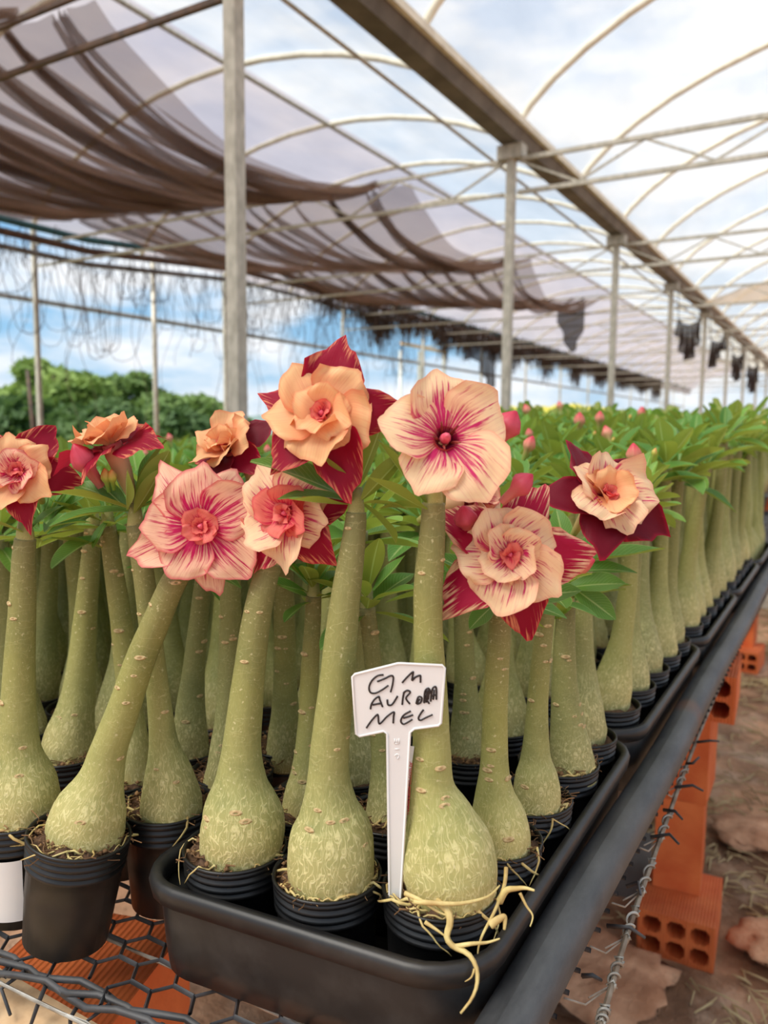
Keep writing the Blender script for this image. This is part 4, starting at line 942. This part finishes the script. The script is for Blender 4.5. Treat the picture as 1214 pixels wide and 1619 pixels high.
# thick exposed roots of the label plant, hanging over the tray lip
def hroot(pts, r0, name='root'):
    m = MB(); sp = spline([tuple(atfd(x, y, f)-FR_['A']['pc']) for x, y, f in pts], 22); m.tube(sp, [r0*(1-.72*i/21) for i in range(22)], 7); m.build(name, M['aroot'], FR_['A']['t'])
f0 = FR_['A']['fd']-.04
hroot([(690,1425,f0+.006),(708,1440,f0),(711,1460,f0-.003),(706,1480,f0-.005),(716,1496,f0-.008),(740,1508,f0-.012),(753,1530,f0-.016),(754,1556,f0-.02),(745,1580,f0-.022),(728,1602,f0-.024)], .0026)
hroot([(640,1412,f0+.008),(668,1425,f0+.002),(690,1440,f0+.001),(708,1448,f0-.001)], .0016)
hroot([(672,1458,f0+.002),(690,1470,f0-.002),(706,1482,f0-.004)], .0014); hroot([(716,1497,f0-.008),(745,1492,f0-.01),(770,1490,f0-.008),(790,1484,f0-.006)], .0016)
hroot([(800,1372,f0+.03),(797,1400,f0+.02),(782,1440,f0+.004),(764,1475,f0-.002),(757,1495,f0-.004),(755,1508,f0-.005)], .0014)
hroot([(790,1425,f0+.012),(800,1408,f0+.008),(815,1405,f0+.004),(830,1404,f0),(845,1408,f0-.002)], .0024); hroot([(822,1412,f0+.002),(832,1432,f0),(842,1448,f0-.002),(838,1465,f0-.004)], .001)
hroot([(775,1462,f0+.0),(790,1452,f0),(798,1450,f0),(797,1470,f0-.002)], .0028); hroot([(750,1532,f0-.017),(745,1545,f0-.018),(735,1552,f0-.018)], .0008)
hroot([(655,1425,f0+.004),(690,1428,f0-.001),(730,1428,f0-.002),(770,1418,f0+.004),(790,1400,f0+.014)], .0018)
# sticker on the pot of the far-left plant
m = MB()
def stk(u, v):
    a = math.radians(-60+ (u-.5)*56); r = .0360*(.84+.16*(.012+.05*v)/.0855)+.0008; return (r*math.cos(a)*1.012, r*math.sin(a)*1.012, .012+.05*v)
m.grid(stk, 10, 4); so = m.build('sticker', M['label'], FR_['E']['t']); so['label'] = 'blank white paper sticker'

# ================================================================== ROWS BEHIND
placed = [(d['pc'].x, d['pc'].y) for d in FR_.values()]
cands = []; rs = random.Random(42); SEP = .0746
def free(x, y): return all(abs(x-p) > SEP or abs(y-q) > SEP or (x-p)**2+(y-q)**2 >= SEP*SEP for p, q in placed)
def keep(x, y):
    placed.append((x, y)); fdx = x*RH.x+y*RH.y; fdy = x*FH.x+y*FH.y
    if abs(fdx)/max(.01,fdy) <= .68: cands.append((math.hypot(x, y), x, y))
for y0, y1 in ((.8055,1.228),(1.237,1.66),(1.668,2.09),(2.098,2.52)):
    for ix in range(3):
        for iy in range(5): keep(-.2128-ix*.083+rs.uniform(-.0005,.0005), y0+.0508+(y1-y0-.1016)*iy/4+rs.uniform(-.0005,.0005))
for iy in range(140):                     # free room left in the first tray
    for x in (-.2125, -.288, -.358):
        y = .48+iy*.002
        if y < .7502 and free(x, y): keep(x, y)
for ix in range(13):
    x = -.4712-ix*.0765
    for iy in range(575):
        y = .395+iy*.004
        if free(x, y): keep(x, y)
cands.sort()
near_, far_ = cands[:283], cands[283:]
LABE = 'desert rose without flowers standing in a black tray along the edge pipe'
LABN = 'desert rose without flowers in the inner rows, leafy crown on a plain green trunk'
LABB = 'desert rose with closed pink buds above its leaves in the rows behind'
def ztop(x, y): return .912 + (.05*smooth01((y-.6)/.9)+.028*max(0, min(1.6, y-1.0)))*smooth01((x/max(y,.1)+.78)/.4)
for n_, (d_, x, y) in enumerate(near_):
    rr = random.Random(n_+500); hasbud = rr.random() < .21 and y > .7
    rz_ = rr.uniform(-.5,.5); zb = ZP-(.0028 if x < -.44 else 0); t = empty('potted_desert_rose', (x, y, zb), rz_); eg = x > -.25; tag(t, LABB if hasbud else LABE if eg else LABN, 'potted plant', 'budding plants of the rows' if hasbud else 'leafy plants along the edge pipe' if eg else 'leafy plants of the rows')
    link('pot', POT[rr.randrange(2)], t); link('soil', SOIL[rr.randrange(2)], t, Matrix.Translation((0,0,ZS-ZP+.0055)))
    zt = ztop(x, y)+rr.uniform(-.02,.02); sz = (zt-ZS)/.25; sw = rr.uniform(.88,1.04); best = None
    for q in range(14):                   # pick a trunk and a turn that stays clear of the neighbouring trunks
        me, tp, sp_ = TR[rr.randrange(10)]; M_ = Matrix.Translation((0,0,ZS-ZP)) @ Matrix.Rotation(rr.random()*6.28, 4, 'Z') @ Matrix.Diagonal((sw,sw,sz,1))
        MW = Matrix.Translation((x, y, zb)) @ Matrix.Rotation(rz_, 4, 'Z') @ M_
        lv = levels([tuple(MW @ Vector(c[:3]))+(c[3]*sw,) for c in sp_]); c_ = clash(lv)
        if best is None or c_ < best[0]: best = (c_, me, tp, M_, lv)
        if c_ <= -.002: break
    c_, me, tp, M_, lv = best; TRK.append(lv)
    link('trunk', me, t, M_); top = M_ @ tp
    rosette(t, top, rr.randint(12, 15), (.055,.085) if y > 1 else (.05,.075), rr, LEAF if rr.random() < .55 else LEAFB+LEAF[:2], 1.0, rr.random()*6)
    if hasbud:
        for q in range(rr.randint(1, 3)):
            s = rr.uniform(.8,1.3)*(.7 if q else 1); k = 0 if q < 1 else rr.choice((0,2)); a = rr.random()*6.3
            link('bud', BUD[k], t, Matrix.Translation(top+Vector((.014*q*math.cos(a), .014*q*math.sin(a), .018+.03*rr.random()))) @ Matrix.Rotation(rr.uniform(-.4,.4), 4, 'X') @ Matrix.Rotation(rr.uniform(-.4,.4), 4, 'Y') @ Matrix.Scale(s*1.15, 4))
# everything further back: one mass
def mass(name, spots, label, leafsize=(.06,.09), nl=12, seed=1, zfun=ztop, stem=True):
    rr = random.Random(seed); m = MB(); ms = MB()
    for x, y in spots:
        zt = zfun(x, y)+rr.uniform(-.03,.03)
        if stem: ms.tube([(x,y,ZP),(x,y,ZS+.02),(x+rr.uniform(-.01,.01),y,ZS+.06),(x+rr.uniform(-.02,.02),y,zt)], [.03,.03,.015,.01], 6)
        for i in range(nl):
            f = i/nl; a = i*2.4+rr.random(); el = math.radians(-5+70*f+rr.uniform(-12,12)); L = rr.uniform(*leafsize); d = Vector((math.cos(a)*math.cos(el), math.sin(a)*math.cos(el), math.sin(el)))
            p = Vector((x,y,zt))+d*.004; s = Vector((-math.sin(a),math.cos(a),0)); wv = L*.15; up_ = Vector((0,0,-.1*L))
            m.add([p, p+d*L*.5+s*wv, p+d*L*.9+s*wv*.7+up_*.6, p+d*L+up_, p+d*L*.9-s*wv*.7+up_*.6, p+d*L*.5-s*wv], [(0,1,2,3),(0,3,4,5)], [(.5,0),(1,.5),(.9,.9),(.5,1),(.1,.9),(0,.5)])
    o = tag(m.build(name, M['leaf']), label, 'plants', kind='stuff')
    ms.build('stems', M['trunk'], o); return o
mass('crowded_seedlings', [(x, y) for _, x, y in far_], 'crowded leafy crowns filling the rear of the bench')

# ------------------------------------------------------------------ farther benches: simple tables of foliage
def far_bench(x0, x1, y0, y1, label, ml, seed, zt, step=.12):
    b = empty('plant_bench', ((x0+x1)/2, y0, 0)); tag(b, label, 'bench'); cx = (x0+x1)/2
    m = MB(); m.box((x0-cx,0,.585),(x1-cx,y1-y0,.61)); m.build('bench_top', M['rust_steel'], b, False)
    for q in range(int((y1-y0)/2)+1):
        for xx in (x0-cx+.1, x1-cx-.1):
            m = MB(); m.box((xx-.07,.2+q*2-.05,-.045),(xx+.07,.2+q*2+.05,.584)); m.build('support', M['brick'], b, False)
    rr = random.Random(seed); sp = []
    n = int((x1-x0)/step); k = int((y1-y0)/step)
    for i in range(n):
        for j in range(k): sp.append((x0+.06+i*step+rr.uniform(-.03,.03), y0+.06+j*step+rr.uniform(-.03,.03)))
    mass('bench_foliage', sp, ml, (.07,.12), 10, seed, lambda x, y: zt)
far_bench(-1.75, -.42, 4.7, 8.6, 'long plant bench standing beyond the end of the near bench', 'leafy young plants covering the bench beyond the near one', 31, 1.0)
far_bench(-3.7, -2.45, 1.0, 8.0, 'long plant bench beyond the aisle below the shade curtains', 'leafy young plants covering the bench below the shade curtains', 32, .86)
far_bench(-1.9, -.9, 9.2, 16, 'farthest plant bench along the gutter posts', 'leafy young plants on the farthest bench', 33, 1.0, .2)
tr = empty('nursery_tray', (-.5, 4.2, ZM)); m = MB(); m.lathe([(.17,0.001),(.19,.08),(.2,.085),(.2,.09),(.185,.09),(.165,.006),(0,.006)], 24); m.build('tray_body', M['tray'], tr); tag(tr, 'empty black tub on the bare far end of the bench', 'tray')

# ================================================================== LABEL
lab = empty('plant_label', atfd(622, 1425, FR_['A']['fd']-.0076)); tag(lab, 'white plastic plant label with black handwriting stuck in the front pot', 'plant label')
LF = FR_['A']['fd']-.0076; o0 = lab.location.copy()
def LP(px, py, d=0.0): return atfd(px, py, LF+d-(1425-py)*.00003)-o0
outline = [(616,1432),(612,1160),(606,1156),(568,1164),(563,1160),(557,1070),(561,1066),(629,1049),(634,1049),(699,1052),(703,1056),(697,1143),(693,1147),(655,1152),(648,1158),(633,1432)]
def plate(pts, d0, d1, name, mt, par):
    m = MB(); n = len(pts); m.add([LP(x, y, d0) for x, y in pts]+[LP(x, y, d1) for x, y in pts], [tuple(range(n)), tuple(range(2*n-1, n-1, -1))]+[(i, (i+1) % n, n+(i+1) % n, n+i) for i in range(n)])
    return m.build(name, mt, par, False)
plate(outline, .0006, .0018, 'label_plate', M['label'], lab)
m = MB(); pts = [LP(x, y, .0006) for x, y in outline]; m.tube(pts+[pts[0]], .00085, 6, cap=False); m.build('raised_rim', M['label'], lab)
def strokes(name, ss, mt, r, par, d=.0004, conv=lambda x, y: (540+x/3.95, 1030+y/3.95)):
    m = MB()
    for s in ss:
        sp = spline([tuple(LP(*conv(x, y), d)) for x, y in s], max(8, 6*len(s))) if len(s) > 2 else [LP(*conv(x, y), d) for x, y in s]
        m.tube(sp, r, 5)
    o = m.build(name, mt, par); return o
# flat marker strokes, one object per written line
h1 = strokes('handwriting', [[(262,146),(225,152),(190,182),(172,222),(180,256),(212,260),(252,240),(292,212)],[(222,188),(268,170),(305,152),(322,160),(318,205),(306,254)],[(378,196),(410,160),(445,128),(444,150),(440,180),(462,160),(490,150),(492,170),(492,194)]], M['ink'], .00062, lab)
h2 = strokes('handwriting', [[(180,360),(186,330),(205,300),(232,282),(240,305),(256,346)],[(192,334),(222,328),(252,322)],[(285,300),(290,332),(316,330),(350,278)],[(378,332),(384,280),(392,250)],[(384,262),(408,244),(428,256),(402,292),(426,328)],[(465,326),(478,285),(500,288),(494,318),(470,326),(488,296)],[(515,322),(520,250),(542,230),(552,256),(526,286),(548,326)],[(528,318),(534,244),(540,300),(546,240)],[(556,312),(566,236),(590,224),(592,300)],[(558,278),(574,274),(594,270)],[(572,300),(578,240)]], M['ink'], .00062, lab)
h3 = strokes('handwriting', [[(155,478),(185,435),(218,398),(228,402),(236,452),(285,405),(326,378),(324,410),(322,448)],[(432,372),(388,398),(370,434),(386,454),(414,442),(442,424)],[(384,416),(414,408),(446,396)],[(512,364),(494,388),(480,416),(492,430),(530,412),(568,395)]], M['ink'], .00062, lab)
em = strokes('embossed_code', [[(332,545),(332,575)],[(345,548),(345,572)],[(358,545),(358,575)],[(332,575),(358,575)],[(332,610),(360,610)],[(332,652),(345,642),(358,650),(352,668),(342,664),(342,650)]], M['label'], .0004, lab, .0005)
# second tag behind: white strip with red print along it
tg = empty('printed_tag', atfd(622, 1428, FR_['A']['fd']-.001)); tag(tg, 'narrow white tag with red web address, half hidden behind the label', 'plant tag')
T_ = FR_['A']['fd']-.001; ot = tg.location.copy()
m = MB(); q4 = [(618,1432),(628,1432),(636,1312),(655,1180),(636,1178),(626,1312)]; tz = lambda y: T_-(1432-y)*.00002; m.add([atfd(x, y, tz(y))-ot for x, y in q4]+[atfd(x, y, tz(y)+.0008)-ot for x, y in q4], [(0,1,2,3,4,5),(11,10,9,8,7,6)]+[(i, (i+1) % 6, 6+(i+1) % 6, 6+i) for i in range(6)]); m.build('tag_strip', M['label'], tg, False)
for txt, pa, pb in (('rosadodeserto.com.br', (646,1288), (653.5,1188)), ('@gmrosasdodeserto', (635,1303), (643,1210))):
    a = atfd(*pa, T_-.0006-(1432-pa[1])*.00002)-ot; b = atfd(*pb, T_-.0006-(1432-pb[1])*.00002)-ot; cu = bpy.data.curves.new('printed_text', 'FONT'); cu.body = txt; cu.size = 1; cu.extrude = .01
    x = (b-a).normalized(); z = -FH; y = z.cross(x).normalized(); z = x.cross(y); s = (b-a).length/(len(txt)*.54)
    cu.materials.append(M['redink']); o = bpy.data.objects.new('text_source', cu); COL.objects.link(o)
    me = bpy.data.meshes.new_from_object(o.evaluated_get(bpy.context.evaluated_depsgraph_get())); bpy.data.objects.remove(o, do_unlink=True)
    o = link('printed_text', me, tg)
    o.matrix_local = Matrix(((x.x*s,y.x*s,z.x*s,a.x),(x.y*s,y.y*s,z.y*s,a.y),(x.z*s,y.z*s,z.z*s,a.z),(0,0,0,1)))

# ================================================================== GROUND LITTER
CLODS = ((1228,1500,.072),(1190,1320,.09),(950,1540,.12),(798,1619,.07))
m = MB(); rs = random.Random(77)
SOLID = [(-.232,1.60,.10,.135),(-.33,3.68,.125,.15),(-.441,1.763,.14,.125)]+[(-.52,4.9+2*q,.085,.065) for q in range(3)]
ROCK = []
def inside(p): return any(abs(p[0]-a) < c and abs(p[1]-b) < d for a, b, c, d in SOLID) or any(math.hypot(p[0]-a, p[1]-b) < c for a, b, c in ROCK)
for px, py, s_ in CLODS: q = atz(px, py, 0); ROCK.append((q.x, q.y, s_*1.2))
for i in range(9000):
    x = rs.uniform(-.75,.7); y = rs.uniform(.9,5.2); a = rs.random()*6.3; L = rs.uniform(.02,.1); z = gz(x, y)+.004
    if noise.noise((x*1.7, y*1.7, 4)) < -.12 and rs.random() < .8: continue
    p = Vector((x,y,z)); d = Vector((math.cos(a), math.sin(a), rs.uniform(-.05,.15))); q = p+d*L; mid = (p+q)/2+Vector((rs.uniform(-.01,.01), rs.uniform(-.01,.01), .006))
    if inside(p) or inside(q) or inside(mid): continue
    m.tube([p, mid, q], [.0018,rs.uniform(.0015,.0034),.001], 4, cap=False)
tag(m.build('straw_litter', M['straw']), 'dry straw scattered over the orange earth beside the bench', 'straw', kind='stuff')
def rock(px, py, s, seed, label, mt='clod', name='clay_clod', flat=.6):
    p = atz(px, py, 0.0); rr = random.Random(seed); m = MB(); n = 14; k = 9
    prof = [(max(.0,math.sin(PI*i/k)), -math.cos(PI*i/k)) for i in range(k+1)]
    m.lathe([(r*s, z*s*flat*.6) for r, z in prof], 22, jit=lambda i, a: 1+.5*noise.noise((math.cos(a)*1.3+seed, math.sin(a)*1.3, i*.5))+.3*noise.noise((math.cos(a)*4+seed, math.sin(a)*4, i*1.1)))
    o = m.build(name, M[mt]); o.location = (p.x, p.y, s*flat*.22); tag(o, label, 'rock' if mt == 'clod' else 'slab'); return o
rock(1228, 1500, .072, 1, 'big tan clay lump at the path edge right of the brick column')
rock(1190, 1320, .09, 4, 'reddish clay lump half covered with straw', flat=.4)
rock(950, 1540, .12, 5, 'broad flat orange clay lump below the cut mesh ends', flat=.22)
rock(798, 1619, .07, 6, 'orange clay lump under the black edge pipe', flat=.3)
p = atz(985, 1372, 0.0); m = MB(); m.box((-.17,-.09,-.03),(.06,.09,.05), Matrix.Translation(p) @ Matrix.Rotation(.2, 4, 'Z')); o = m.build('concrete_slab', M['greyslab'], None, False); tag(o, 'grey concrete slab lying on the earth behind the black pipe', 'slab')
